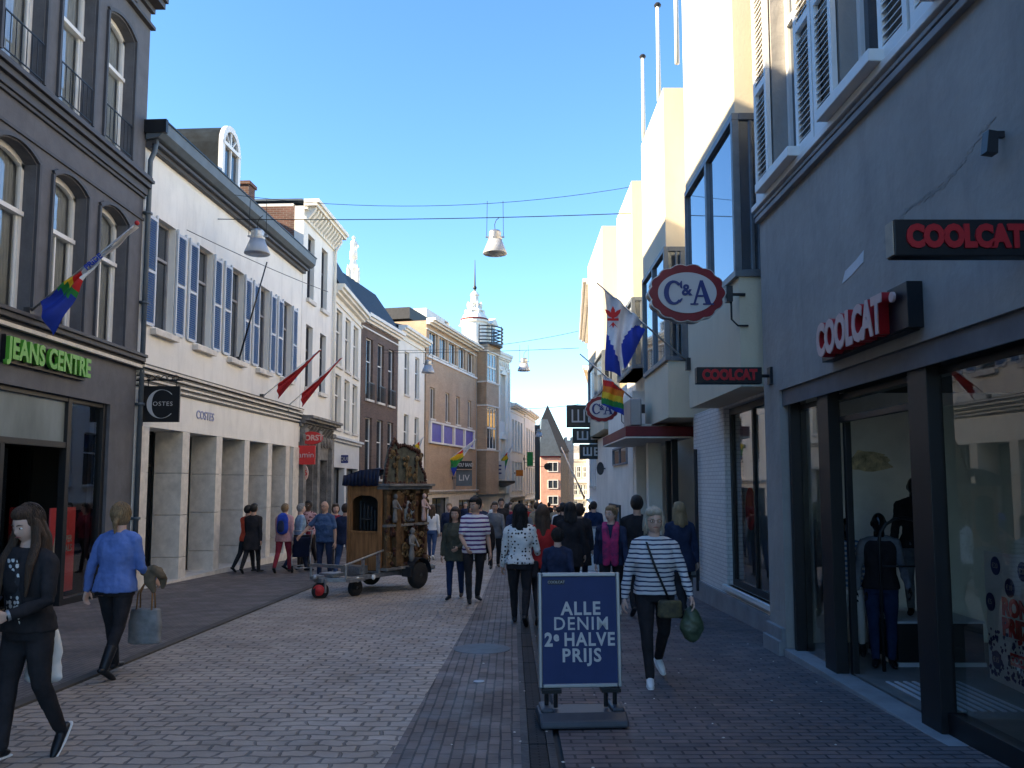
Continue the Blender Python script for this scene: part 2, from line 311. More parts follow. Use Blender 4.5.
def window(parent, a, b, c, d, y=.15, fr=.05, bars=(0,1), fm='painted', gm='pane', arch=0, meet=None, curtain=None, name='window'):
    mb = MB(); mb.box(a,a+fr,y-.03,y+.03,c,d); mb.box(b-fr,b,y-.03,y+.03,c,d); mb.box(a+fr,b-fr,y-.03,y+.03,c,c+fr); mb.box(a+fr,b-fr,y-.03,y+.03,d-fr-arch,d)
    nv,nh = bars
    for k in range(nv): x = a+(b-a)*(k+1)/(nv+1); mb.box(x-fr*.35,x+fr*.35,y-.022,y+.022,c+fr,d-fr-arch)
    for k in range(nh):
        z = c+(d-c)*(meet if meet and nh == 1 else (k+1)/(nh+1)); mb.box(a+fr,b-fr,y-.04,y+.04,z-fr*.55,z+fr*.55)
    w_ = mb.build(name, fm, parent)
    MB().quad((a+fr*.5,y+.008,c+fr*.5),(b-fr*.5,y+.008,c+fr*.5),(b-fr*.5,y+.008,d-fr*.5),(a+fr*.5,y+.008,d-fr*.5)).build('pane', gm, w_)
    if curtain:
        n = 14; cm = MB(); cu = curtain
        for k in range(n):
            x0=a+(b-a)*k/n; x1=a+(b-a)*(k+1)/n; y0=y+.09+.03*math.sin(k*2.1); y1=y+.09+.03*math.sin((k+1)*2.1)
            cm.quad((x0,y0,c),(x1,y1,c),(x1,y1,d),(x0,y0,d))
        cm.build('curtain', cu, w_)
    return w_
def moulding(mb, u0, u1, z, prof, y=0.0):   # prof: list of (out, dz0, dz1) stacked strips
    for out,a,b in prof: mb.box(u0,u1,y-out,y+.002,z+a,z+b)
# ================================================================ GROUND
def sheet(name, poly, m, dz, thick=0.0, kind='structure'):
    mb = MB(); n = len(poly)
    if thick:
        vs = [(x,y,gz(y)+dz-thick) for x,y in poly]+[(x,y,gz(y)+dz) for x,y in poly]
        mb.add(vs, [tuple(range(n,2*n))]+[(i,(i+1)%n,(i+1)%n+n,i+n) for i in range(n)])
    else: mb.add([(x,y,gz(y)+dz) for x,y in poly], [tuple(range(n))])
    o = mb.build(name, m); o['kind'] = kind; return o
M['ground'] = mat('ground_asphalt', (.07,.068,.066), .9, var=.15, scale=2)
sheet('ground', [(-900,-60),(900,-60),(900,1500),(-900,1500)], 'ground', -.03)
sheet('road', [(-4.15,-12),(-.83,-12),(-.83,5),(-.55,15),(-.2,40),(2.2,75),(4.5,125),(-2,125),(-1.6,75),(-3.9,42),(-4.0,20),(-4.05,12)], 'sett', .004)
sheet('pavement', [(-.83,-12),(.06,-12),(.14,20),(.6,40),(3,75),(2.2,75),(-.2,40),(-.55,15),(-.83,5)], 'clinker', .008)
sheet('pavement', [(.30,-12),(4,-12),(4,30),(8,75),(3,75),(.85,40),(.38,20)], 'clinker_cross', .008)
sheet('pavement', [(-9,-12),(-4.25,-12),(-4.15,12),(-4.1,20),(-4.0,42),(-1.7,75),(-6,75),(-9,40)], 'leftpave', .03, .06)
M['kerb'] = brickmat('kerb_stone', (.10,.09,.08), (.08,.073,.066), (.03,.03,.03), bw=1.0, bh=3, ms=.01, plane='YX', bump=.3)
mb = MB(); prev = None
for (xa,ya),(xb,yb) in [((-4.25,-12),(-4.15,12)),((-4.15,12),(-4.1,20)),((-4.1,20),(-4.0,42)),((-4.0,42),(-1.7,75))]:
    mb.add([(xa,ya,gz(ya)-.02),(xb,yb,gz(yb)-.02),(xb+.1,yb,gz(yb)-.02),(xa+.1,ya,gz(ya)-.02),(xa,ya,gz(ya)+.034),(xb,yb,gz(yb)+.034),(xb+.1,yb,gz(yb)+.026),(xa+.1,ya,gz(ya)+.026)],
           [(4,5,6,7)[::-1],(0,1,2,3),(2,6,7,3),(0,4,5,1),(1,5,6,2),(3,7,4,0)])
k = mb.build('kerb', 'kerb'); k['kind'] = 'structure'
# drainage channel with kerb stones each side
M['gutterstone'] = mat('gutter_stone', (.075,.07,.07), .7, var=.2, scale=6, bump=.3)
g_ = empty('drain_channel', (.18,5,gz(5)), 0, 'long slotted drainage channel running along the right pavement past the blue sandwich board', 'drain')
mb = MB()
for i in range(36):
    y = -3+i*1.0
    for x0,x1 in ((.062,.115),(.245,.298)):
        mb.add([(x,yy,gz(yy)+dz) for dz in (-.02,.014) for x,yy in ((x0,y+.004),(x1,y+.004),(x1,y+.996),(x0,y+.996))], [(0,3,2,1),(4,5,6,7),(0,1,5,4),(1,2,6,5),(2,3,7,6),(3,0,4,7)])
mb.v = [(x-.18,y-5,z-gz(5)) for x,y,z in mb.v]
mb.build('edging', 'gutterstone', g_)
mb = MB()
for i in range(36):
    y = -3+i*1.0
    mb.add([(x,yy,gz(yy)+dz) for dz in (-.02,.010) for x,yy in ((.12,y+.01),(.24,y+.01),(.24,y+.99),(.12,y+.99))], [(0,3,2,1),(4,5,6,7),(0,1,5,4),(1,2,6,5),(2,3,7,6),(3,0,4,7)])
mb.v = [(x-.18,y-5,z-gz(5)) for x,y,z in mb.v]
mb.build('grate', brickmat('slotted_grate',(.06,.056,.056),(.045,.043,.045),(.012,.012,.012),bw=.12,bh=.03,ms=.006,plane='XY',bump=.5), g_)
# covers
def cover(px,py,rx,ry,lab,m):
    p = ground(px,py); mb = MB(); mb.lathe([(1,0),(1,.012),(.93,.014)],n=28,sx=rx,sy=ry)
    o = mb.build('manhole_cover', m, loc=(p.x,p.y,gz(p.y)+.004)); tag(o,lab,'manhole cover'); return o
cover(479,683,.055,.05,'small pale round utility cover set in dark paving near bottom centre','alu')
M['dampstone'] = mat('worn_cover', (.09,.095,.105), .5, var=.2, scale=8)
cover(482,650,.33,.30,'large worn grey round cover in dark paving behind the small pale one','dampstone')
# litter specks on the paving
mb = MB(); rr = random.Random(3)
for i in range(90):
    x = rr.uniform(-.6,3); y = 4+rr.random()**1.5*14; s = rr.uniform(.006,.016); z = gz(y)+.012
    a = rr.random()*3; mb.add([(x+s*math.cos(a+q),y+s*math.sin(a+q),z) for q in (0,1.4,3,4.5)]+[(x,y,z+.006)], [(0,1,4),(1,2,4),(2,3,4),(3,0,4)])
tag(mb.build('paving_litter', 'stone'), 'scattered tiny pale gum spots and crumbs on the dark paving', 'litter', kind='stuff')

# ================================================================ LEFT 1: charcoal jeans shop
b1 = building('charcoal_building', (-7.3,3.0), (-7.3,16.0), 'charcoal rendered corner building at far left with tall arched white windows above a jeans shop')
L = 13.0
# local u = Y-3
ups = [(4.80+1.47*k, 5.51+1.47*k) for k in range(-3,6)]   # opening pairs; last = Y 15.0 centre
ups = [(a,b_) for a,b_ in [(Y-3, Y-3+1.02) for Y in (14.34,12.84,11.34,9.84,8.34,6.84,5.34,3.84)]]
ops = []
for a,b_ in ups: ops += [(a,b_,4.24,6.72),(a,b_,7.86,10.35)]
DO = [(4.6,10.72,-.5,3.12),(10.86,12.0,-.5,3.12),(.3,4.4,-.5,3.12)]
mb = MB(); wallfront(mb,0,L,3.06+.06,11.0,[o for o in ops],.36,arch=.0)
for a,b_,c,d in ops:
    n=8; arc=[(a+(b_-a)*k/n, d-.16*(2*k/n-1)**2) for k in range(n+1)]
    for k in range(n): mb.prism([arc[k],arc[k+1],(arc[k+1][0],d+.001),(arc[k][0],d+.001)], .002,.355)
wallfront(mb,0,L,-.5,3.12,[(.3,4.4,-.6,3.121),(4.6,12.02,-.6,3.121)],.36)
wallfront(mb,-18,0,-.5,11.0,[(a-13*1-.0,b_-13,c,d) for a,b_,c,d in ops if a>4],.36); mb.box(-18,0,.37,9,-.5,11)  # unseen extension towards and behind the camera, added to block sun from right shop
wl = mb.build('wall','charcoal',b1)
mb = MB(); mb.box(0,L,.37,9,3.2,11.15); mb.box(0,L,.001,.4,11.001,11.16); mb.box(0,L,.001,9,3.13,3.24); mb.box(0,.03,.001,9,-.6,11); mb.box(L-.03,L,.001,9,-.6,11); mb.box(0,L,5.5,9,-.6,3.2); mb.box(0,L,.36,9.0,10.96,11.0)
mb.build('rear_wall','charcoal',b1)
mb = MB()
moulding(mb,0,L,7.30,[(.05,0,.06),(.09,.06,.2),(.16,.2,.30),(.22,.30,.36),(.18,.36,.42)])
moulding(mb,0,L,6.85,[(.035,0,.06)])
moulding(mb,0,L,3.94,[(.04,0,.05),(.1,.05,.1),(.18,.1,.18),(.22,.18,.24)])
mb.build('cornice','charcoal_trim',b1,bevel=.008)
mb = MB(); mb.box(0,L,-.12,-.04,3.925,3.985); mb.build('fascia_strip','stone',b1)
mb = MB()      # roof cornice with brackets
moulding(mb,-18,L+.03,11.15,[(.1,-.35,-.28),(.08,0,.1),(.28,.1,.22),(.34,.22,.34),(.38,.34,.42)])
for k in range(26):
    u=.2+k*.475; mb.prismx([(0,10.85),(-.10,10.9),(-.14,11.05),(-.24,11.12),(-.26,11.25),(0,11.25)],u,u+.14)
mb.build('roof_cornice','charcoal_trim',b1,bevel=.006)
mb = MB(); mb.prismx([(-.3,11.58),(9,11.58),(5,12.0),(4,12.0)],-18,L); mb.build('roof','slate',b1)  # roof and cornice also run over the added unseen sun-blocking stretch
for a,b_ in ups:
    for c,d in ((4.24,6.72),(7.86,10.35)):
        fr = MB(); t=.075; n=8      # surround moulding
        arc=[(a-.02+(b_-a+.04)*k/n, d+.02-.16*(2*k/n-1)**2) for k in range(n+1)]; arc2=[(a-t+(b_-a+2*t)*k/n, d+t-.16*(2*k/n-1)**2) for k in range(n+1)]
        for k in range(n): fr.prism([arc[k],arc[k+1],arc2[k+1],arc2[k]],-.045,0.002)
        fr.box(a-t,a-.02,-.045,.002,c,arc[0][1]); fr.box(b_+.02,b_+t,-.045,.002,c,arc[0][1]); fr.build('surround','charcoal_trim',b1)
        y=.23; f=.07; mb=MB(); arc=[(a+(b_-a)*k/n, d-.16*(2*k/n-1)**2) for k in range(n+1)]
        mb.box(a,a+f,y-.04,y+.03,c,d-.16); mb.box(b_-f,b_,y-.04,y+.03,c,d-.16); mb.box(a+f,b_-f,y-.04,y+.03,c,c+.07)
        for k in range(n): mb.prism([(arc[k][0],arc[k][1]-f*1.3),(arc[k+1][0],arc[k+1][1]-f*1.3),arc[k+1],arc[k]],y-.04,y+.03)
        zt=c+(d-c)*.62; mb.box(a+.01,b_-.01,y-.08,y+.03,zt-.035,zt+.035); mb.box(a+f,a+f+.035,y-.02,y+.03,c,zt); mb.box(b_-f-.035,b_-f,y-.02,y+.03,c,zt); mb.box((a+b_)/2-.018,(a+b_)/2+.018,y-.02,y+.02,c,zt) if c<5 else None
        w_=mb.build('window','painted',b1)
        MB().quad((a+.02,y+.0,c+.02),(b_-.02,y+.0,c+.02),(b_-.02,y+.0,d-.05),(a+.02,y+.0,d-.05)).build('pane',MATS.get('upper_glass') or glassmat('upper_glass',(.8,.85,.9),2.2,1.5,.15),w_)
        cm=MB(); n2=16
        for k in range(n2):
            x0=a+(b_-a)*k/n2; x1=a+(b_-a)*(k+1)/n2; cm.quad((x0,y+.06+.018*(k%2),c),(x1,y+.06+.018*((k+1)%2),c),(x1,y+.06+.018*((k+1)%2),d-.02),(x0,y+.06+.018*(k%2),d-.02))
        cm.build('curtain','curtain',w_)
        if c>7:
            rl=MB(); rl.box(a,b_,-.03,-.012,c+.62,c+.64); rl.box(a,b_,-.03,-.012,c+.04,c+.055)
            for k in range(8): x=a+.03+(b_-a-.06)*k/7; rl.box(x-.005,x+.005,-.026,-.016,c+.05,c+.63)
            rl.build('railing','black',b1)
# shop front: transom light, doorway, display window
sf = MB(); y=.12
for u in (4.6,7.3,10.78): sf.box(u-.06,u+.06,y-.06,y+.06,-.4,3.12)
sf.box(4.6,10.72,y-.05,y+.05,2.27,2.37); sf.box(4.6,12.0,y-.05,y+.05,3.04,3.12); sf.box(11.9,12.02,y-.06,y+.1,-.4,3.12); sf.box(10.8,12,y-.05,y+.08,-.45,-.2)
sf.box(7.3,9.0,y-.05,y+.05,-.4,-.2); sf.box(8.96,9.06,y-.05,y+.05,-.4,2.3)
sf.build('shop_front','black',b1,bevel=.004)
M['frost']=mat('frosted_panel',(.22,.25,.24),.12,var=.15,scale=1.2,spec=.9,stretch=(1,1,.3))
for (a,b_) in ((4.66,7.24),(7.36,10.72)):
    MB().box(a,b_,y,y+.02,2.37,3.04).build('transom_panel','frost',b1)
MB().quad((10.84,y,-.2),(11.9,y,-.2),(11.9,y,3.04),(10.84,y,3.04)).build('shop_window','glass',b1)
MB().quad((7.36,y,-.2),(8.96,y,-.2),(8.96,y,2.27),(7.36,y,2.27)).build('shop_window','glass',b1)
MB().box(9.9,10.72,.6,.64,-.3,2.27).build('door','glass',b1)
# interior room
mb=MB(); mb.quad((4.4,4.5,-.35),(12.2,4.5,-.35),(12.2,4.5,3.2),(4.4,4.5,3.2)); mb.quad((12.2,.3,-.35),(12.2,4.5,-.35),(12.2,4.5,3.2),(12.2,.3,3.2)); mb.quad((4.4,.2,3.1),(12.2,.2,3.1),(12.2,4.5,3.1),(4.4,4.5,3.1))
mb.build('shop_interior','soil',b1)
MB().quad((4.4,.1,-.34),(12.2,.1,-.34),(12.2,4.5,-.34),(4.4,4.5,-.34)).build('shop_floor','roomfloor',b1)
# red posters standing in the window
for i,(a,b_,z0,z1,yy) in enumerate([(10.86,11.66,-.15,1.28,.35),(9.55,10.6,-.15,1.25,.9)]):
    o=MB().box(a,b_,yy,yy+.02,z0,z1).build('window_poster',mat('poster_red',(.75,.09,.10),.6,var=.05),b1)
    text('lettering','SUPER\nDEALS',.16,'wtext',o,((a+b_)/2+.12,yy-.006,z1-.62),ext=.002,off=.004,sx=.8)
    text('lettering','SALE',.06,'wtext',o,((a+b_)/2-.12,yy-.006,z1-.13),ext=.002)
    q=MB(); q.prism([((a+b_)/2-.3,z0+.2),((a+b_)/2-.1,z0+.15),((a+b_)/2-.02,z0+.5),((a+b_)/2-.1,z0+.95),((a+b_)/2-.22,z0+1.0),((a+b_)/2-.3,z0+.7)],yy-.006,yy-.001); q.build('figure_print','greystone',o)
text('lettering','JEANS CENTRE',.42,'green',b1,(9.83,-.12,3.61),ext=.028,off=.016,sx=.80,spacing=1.04)
sb=MB(); sb.box(8.72,10.96,-.07,0.0,3.42,3.82); sb.build('sign_backing','black',b1)
# shelves of folded jeans seen through the door: a thing of its own
sh = empty('display_shelf',(-8.9,12.5,gz(12.5)),R(90),'dark shelf unit stacked with folded jeans inside the jeans shop','shelf')
mb=MB()
for k in range(5): mb.box(-.55,.55,0,.4,.55+k*.42,.58+k*.42)
for x in (-.55,0,.55): mb.box(x-.02,x+.02,0,.4,0,2.3)
mb.build('frame','woodd',sh)
for k in range(4):
    for j in range(2):
        mb=MB()
        for q in range(7): z=.585+k*.42+q*.038; dx=random.uniform(-.02,.02); mb.box(-.5+j*.52+dx,-.08+j*.52+dx,.03,.36,z,z+.034)
        o=mb.build('folded_jeans',[ 'orange_denim'][0] if False else mat('folded_stack_%d'%((k+j)%3),[(.35,.38,.45),(.75,.40,.25),(.5,.42,.38)][(k+j)%3],.9),None,bevel=.006)
        o.location=(-8.9,12.5,gz(12.5)); o.rotation_euler=(0,0,R(90)); tag(o,'%s stack of folded jeans on the %s shelf of the dark unit'%(('left','right')[j],('lowest','second lowest','second highest','highest')[k]),'jeans','folded jeans stacks on the shop shelf')

# ================================================================ LEFT 2: cream building with blue shutters
b2 = building('shuttered_building', (-7.3,16.0), (-6.69,26.0), 'cream plastered building with blue louvred shutters above a row of square stone pillars')
L=b2['_L']
cs=[.98,2.9,4.82,6.74,8.66]; W=.42
mb=MB(); wallfront(mb,0,L,2.82,8.52,[(c-W,c+W,4.86,7.13) for c in cs],.2); wallfront(mb,0,L,-.8,2.82,[(.55,L-.55,-.9,2.821)],.9)
mb.build('wall','cream',b2)
mb=MB(); body(mb,0,L,2.85,8.84,9,.4); mb.box(0,.02,0.001,9,-.8,2.9); mb.box(L-.02,L,.001,9,-.8,2.9); mb.box(.02,L-.02,1.0,9,-.8,2.85); mb.box(.5,L-.5,.001,1.0,2.825,2.86); mb.build('rear_wall','cream',b2)
for i,c in enumerate(cs):
    window(b2,c-W,c+W,4.86,7.13,.17,.05,(0,1),'navytrim','pane',meet=.66)
    mb=MB(); mb.box(c-W-.1,c+W+.1,-.13,.002,4.68,4.80); mb.build('sill','stone',b2,bevel=.006)
    for s in (-1,1):
        a,b_=(c-W-.46,c-W-.02) if s<0 else (c+W+.02,c+W+.46)
        mb=MB(); mb.box(a,a+.05,-.055,-.015,4.86,7.13); mb.box(b_-.05,b_,-.055,-.015,4.86,7.13)
        for z in (4.83,5.9,6.99): mb.box(a+.05,b_-.05,-.055,-.015,z,z+.06)
        o=mb.build('shutter','lgrey',b2)
        sl_=MB()
        for k in range(44):
            z=4.9+k*.0478
            if abs(z-5.93)<.05: continue
            sl_.add([(a+.05,-.05,z),(b_-.05,-.05,z),(b_-.05,-.02,z+.035),(a+.05,-.02,z+.035),(a+.05,-.05,z-.006),(b_-.05,-.05,z-.006),(b_-.05,-.02,z+.029),(a+.05,-.02,z+.029)],[(0,1,2,3),(7,6,5,4),(0,4,5,1),(2,6,7,3)])
        sl_.build('louvre','blue',o)
mb=MB()
for z,o_ in ((3.62,.05),(3.72,.08),(3.84,.12),(3.95,.16)): mb.box(0,L,-o_,.002,z,z+.05)
mb.build('string_course','stone',b2,bevel=.004)
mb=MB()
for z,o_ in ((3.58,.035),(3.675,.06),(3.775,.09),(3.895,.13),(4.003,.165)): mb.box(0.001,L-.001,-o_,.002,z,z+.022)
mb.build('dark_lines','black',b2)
for a,b_ in ((2.08,2.42),(3.86,4.2),(5.62,5.96),(7.34,7.68),(8.86,9.2)):
    mb=MB()
    for k in range(4):
        z0=-.8+k*.905; mb.box(a,b_,.0,.62,z0+(.006 if k else 0),z0+.9)
    mb.build('pillar','stone',b2,bevel=.004)
mb=MB()
for k in range(4):
    z0=-.8+k*.905
    mb.box(.0,.55,-.03,.0,z0,z0+.899)
mb.build('stone_cladding','stone',b2,bevel=.004); mb=MB()
for k in range(4): mb.box(L-.55,L,-.03,0,-.8+k*.905,-.8+k*.905+.899)
mb.build('stone_cladding','stone',b2,bevel=.004)
mb=MB(); mb.box(.55,L-.55,-.05,.9,-.8,-.33+ -.02); mb.build('step','stone',b2)
zs=gz(18)
mb=MB()
for a,b_ in ((.55,2.08),(2.42,3.86),(4.2,5.62),(5.96,7.34),(7.68,8.86),(9.2,L-.55)):
    mb.box(a,a+.06,.66,.74,-.35,2.82); mb.box(b_-.06,b_,.66,.74,-.35,2.82); mb.box(a,b_,.66,.74,2.74,2.82); mb.box(a,b_,.66,.74,-.4,-.3); mb.box(a,b_,.66,.74,2.05,2.11)
mb.build('shop_front','black',b2)
M['pane2']=mat('display_glass',(.03,.033,.036),.03,spec=.9,var=.3,scale=1)
for k,(a,b_) in enumerate(((.6,2.05),(2.45,3.84),(4.23,5.6),(5.99,7.31),(7.7,8.84),(9.23,L-.6))): MB().quad((a,.7,-.33),(b_,.7,-.33),(b_,.7,2.78),(a,.7,2.78)).build('shop_window','pane2',b2)
text('lettering','COSTES',.27,'gtext',b2,(3.16,-.01,3.24),ext=.008,off=.002,sx=1.0)
# eaves and gutter
mb=MB(); mb.box(0,L,-.12,.002,8.36,8.44); mb.box(0,L,-.22,.002,8.44,8.50); mb.build('eaves_moulding','charcoal_trim',b2)
mb=MB(); mb.prismx([(-.05,8.50),(-.3,8.54),(-.40,8.64),(-.43,8.84),(-.05,8.84)],-.08,L+.05); mb.build('gutter','zinc',b2)
mb=MB(); mb.box(-.1,L+.06,-.45,-.02,8.842,8.875); mb.box(-.11,-.02,-.46,.02,8.62,8.89); mb.build('gutter_rim','black',b2)
mb=MB(); mb.prismx([(0,8.85),(9,8.85),(4.6,11.9),(4.4,11.9)],0,L); mb.build('roof','slate',b2)
mb=MB(); pth=[(.06,-.2,8.6),(.06,-.16,8.3),(.04,-.09,8.1),(.04,-.09,-.45)]; mb.path(pth,.05,8)
for z in (1,3.2,5.2,7): mb.box(-.02,.1,-.15,0,z,z+.05)
mb.build('downpipe','zinc',b2,smooth=True)
# arched dormer
def dormer(b,u,z0,w,h,dep,y0):
    r=w/2; n=12; prof=[(u-r,z0)]+[(u-r*math.cos(math.pi*k/n), z0+h-r+r*math.sin(math.pi*k/n)) for k in range(n+1)]+[(u+r,z0)]
    o=MB().prism(prof,y0+.06,y0+dep).build('dormer',mat('dormer_lead',(.016,.024,.032),.75,var=.25,scale=3,spec=.1),b,smooth=False)
    ring=MB(); 
    p2=[(u-(r+.04)*math.cos(math.pi*k/n), z0+h-r+(r+.04)*math.sin(math.pi*k/n)) for k in range(n+1)]; p3=[(u-(r-.12)*math.cos(math.pi*k/n), z0+h-r+(r-.12)*math.sin(math.pi*k/n)) for k in range(n+1)]
    for k in range(n): ring.prism([p3[k],p3[k+1],p2[k+1],p2[k]],y0-.05,y0+.065)
    ring.box(u-r-.04,u-r+.12,y0-.05,y0+.065,z0,z0+h-r); ring.box(u+r-.12,u+r+.04,y0-.05,y0+.065,z0,z0+h-r); ring.box(u-r,u+r,y0-.07,y0+.05,z0+h-r-.05,z0+h-r+.05); ring.box(u-.03,u+.03,y0-.03,y0+.05,z0,z0+h-.1)
    ring.box(u-r,u+r,y0-.03,y0+.05,z0+(h-r)*.5-.02,z0+(h-r)*.5+.02)
    for s in (-1,1): ring.prism([(u,z0+h-r),(u+s*.03,z0+h-r),(u+s*r*.65,z0+h-r*.38),(u+s*r*.6,z0+h-r*.33)],y0-.03,y0+.05)
    f=ring.build('window','painted',o); p=MB(); p.prism([(x,z) for x,z in p3]+[(u+r-.12,z0),(u-r+.12,z0)],y0+.02,y0+.03); p.build('pane','pane',f)
dormer(b2,5.9,9.0,1.15,2.35,3.5,.75)
mb=MB(); mb.box(7.9,8.4,1.0,1.5,9,10.55); mb.box(7.86,8.44,.95,1.55,10.55,10.65); mb.build('chimney','red_brick',b2)

# ================================================================ LEFT 3: tall narrow cream
b3 = building('narrow_cream_building', (-6.69,26.03), (-6.5,29.75), 'tall narrow cream building with bracketed cornice beside the shuttered house')
L=b3['_L']; ops=[(a,a+.75,c,d) for a in (.5,2.1) for c,d in ((7.7,9.85),(4.8,6.85))]
mb=MB(); wallfront(mb,0,L,3.9,10.6,ops,.2); mb.build('wall','cream',b3)
mb=MB(); mb.box(.02,L,.36,9,3.9,10.7); mb.box(0,L,.001,.36,10.55,10.6); mb.box(L-.02,L,.001,.4,3,10.6); mb.build('rear_wall','cream',b3)
mb=MB(); mb.box(-.012,.02,.05,9,3,10.6); mb.build('side_wall','red_brick',b3)
mb=MB(); mb.box(-.02,.03,-.01,.3,3,10.6); mb.build('quoin','cream',b3)
for a,b_,c,d in ops: window(b3,a,b_,c,d,.17,.05,(0,1),'charcoal_trim','pane',meet=.62); MB().box(a-.08,b_+.08,-.1,.002,c-.12,c-.002).build('sill','stone',b3)
mb=MB(); moulding(mb,-.05,L+.1,10.5,[(.08,-.35,-.25),(.12,-.02,.06),(.42,.1,.2),(.5,.2,.32)])
for k in range(12): u=.1+k*.3; mb.prismx([(0,10.15),(-.1,10.2),(-.34,10.5),(-.36,10.61),(0,10.61)],u,u+.12)
mb.build('roof_cornice','white',b3)
mb=MB(); mb.box(-.03,L,.05,9,10.78,10.84); mb.build('roof','zinc',b3)
mb=MB(); mb.path([(L-.1,-.3,10.5),(L-.12,-.08,10.1),(L-.12,-.08,-.5)],.05,8); mb.build('downpipe','white',b3,smooth=True)
M['oldstone']=mat('weathered_stone',(.22,.21,.20),.75,var=.25,scale=4,bump=.4)
mb=MB(); wallfront(mb,0,L,-.9,3.9,[(.45,1.55,-1,2.5),(2.0,3.3,-1,2.5)],.4); moulding(mb,-.02,L+.02,3.6,[(.1,-.1,0),(.2,0,.08),(.36,.08,.16),(.44,.16,.24)])
for u in (.1,1.65,3.4): mb.box(u,u+.3,-.14,.002,-.9,3.45); mb.box(u-.03,u+.33,-.18,.002,3.3,3.45)
for k in range(9):
    u=.15+k*.38; mb.ball((u,-.12,3.15),.12,.07,.13,8,6); mb.ball((u+.18,-.1,3.0),.08,.06,.1,8,6); mb.prismx([(0,3.2),(-.25,3.55),(0,3.58)],u,u+.1)
mb.build('carved_shop_front','oldstone',b3)
mb=MB(); mb.box(0,L,.5,.6,-.9,3.9); mb.build('shop_window','pane2',b3)

# ================================================================ further left facades (rows of plain windows)
def simple(name,A,B,label,zr,rows,wm,fm='painted',shop=None,eave=(.35,'white'),roof='tile',rh=2.0,cut=3.3,depthw=.14,sills='stone',bars=(0,1),gm='pane',mans=None):
    b=building(name,A,B,label); L=b['_L']; ops=[]
    for (us,c,d) in rows: ops+=[(a*L,e*L,c,d) for a,e in us]
    g=b['_g']; mb=MB(); wallfront(mb,0,L,cut,zr,ops,depthw+.06); mb.build('wall',wm,b)
    mb=MB(); body(mb,0,L,cut,zr,8,.3); mb.box(0,L,.6,8,g-.5,cut); mb.box(0,.02,.001,1,g-.5,cut); mb.box(L-.02,L,.001,1,g-.5,cut); mb.build('rear_wall',wm,b)
    for a,e,c,d in ops:
        window(b,a,e,c,d,depthw,.045 if e-a<1.2 else .06,bars,fm,gm,meet=.62)
        if sills: MB().box(a-.06,e+.06,-.08,.002,c-.1,c-.003).build('sill',sills,b)
    if eave:
        mb=MB(); o_=eave[0]; moulding(mb,-.04,L+.04,zr,[(.06,-.5,-.44),(o_*.4,-.22,-.12),(o_*.75,-.12,-.02),(o_,-.02,.12)]); mb.build('eaves_cornice',eave[1],b)
    if roof:
        yr=mans or 3.9; mb=MB(); mb.prismx([(-eave[0]*.5 if eave else 0,zr+.13),(8,zr+.13),(yr+2.5,zr+rh+.13),(yr,zr+rh+.13)],0,L); mb.build('roof',roof,b)
    if shop: # list of openings
        mb=MB(); wallfront(mb,0,L,g-.5,cut,[(a*L,e*L,g-.6,d) for a,e,d in shop['ops']],.35); moulding(mb,-.01,L+.01,cut-.05,[(.1,-.1,0),(.2,0,.08)]); mb.build('shop_front',shop['m'],b)
        for a,e,d in shop['ops']:
            window(b,a*L,e*L,g,d,.25,.06,shop.get('bars',(1,0)),shop.get('fm','black'),'pane2',name='shop_window')
    return b
def cols(n,w,m0=.1,m1=.1):
    s=(1-m0-m1)/n; return [(m0+s*(k+.5)-w/2, m0+s*(k+.5)+w/2) for k in range(n)]
c3=cols(3,.19,.04,.06)
b4=simple('white_house',(-6.5,29.8),(-6.5,35.35),'plain white three window house between the narrow cream building and the brown brick one',8.85,[(c3,6.1,8.2),(c3,3.75,5.75)],'white',shop=dict(ops=[(.08,.45,2.3),(.52,.95,2.3)],m='lgrey'),roof='slate',rh=3.0,mans=1.5,cut=3.4,eave=(.4,'white'),fm='white')
b5=simple('brown_brick_house',(-6.48,35.4),(-5.62,40.5),'dark brown brick house with three tall white framed windows per floor',8.95,[(cols(3,.17,.05,.05),5.4,8.1),(cols(3,.17,.05,.05),1.9,4.6)],'brown_brick',eave=(.4,'cream'),roof='slate',rh=2.0,mans=1.2,cut=1.6,shop=dict(ops=[(.1,.9,1.4)],m='navytrim'))
mb=MB()
for a,e in cols(3,.17,.05,.05): 
    L5=b5['_L']; mb.box(a*L5,e*L5,-.1,-.08,6.1,6.14)
    for k in range(8): x=a*L5+(e-a)*L5*k/7; mb.box(x-.01,x+.01,-.1,-.08,5.4,6.1)
mb.build('railing','black',b5)
b6=simple('white_two_window_house',(-5.6,40.55),(-4.82,45.4),'white house with two windows per floor between brown brick and tan brick buildings',9.4,[(cols(2,.17,.1,.1),6.2,8.4),(cols(2,.17,.1,.1),2.9,5.2)],'white',eave=(.45,'white'),roof='zinc',rh=1.0,cut=1.9,shop=dict(ops=[(.12,.88,1.5)],m='white'))
MB().box(.6,1.6,2,3,9.4,11).build('chimney','red_brick',b6)
MB().box(.55,3.6,1.6,5,9.5,10.4).build('roof_box','red_brick',b6)
b7=simple('tan_brick_building',(-4.75,45.5),(-2.4,55.5),'tan brick building with a long upper window band and purple blue panels',10.75,[([(.05,.19),(.23,.37),(.41,.55),(.60,.74),(.79,.93)],8.95,10.3),([(.07,.15),(.34,.42),(.55,.63),(.8,.88)],5.35,7.1),],'tan_brick',fm='cream',eave=(.55,'stone'),roof=None,cut=1.3,bars=(1,0),shop=dict(ops=[(.12,.42,.9),(.62,.95,.7)],m='stone',bars=(1,0)))
L=b7['_L']; mb=MB()
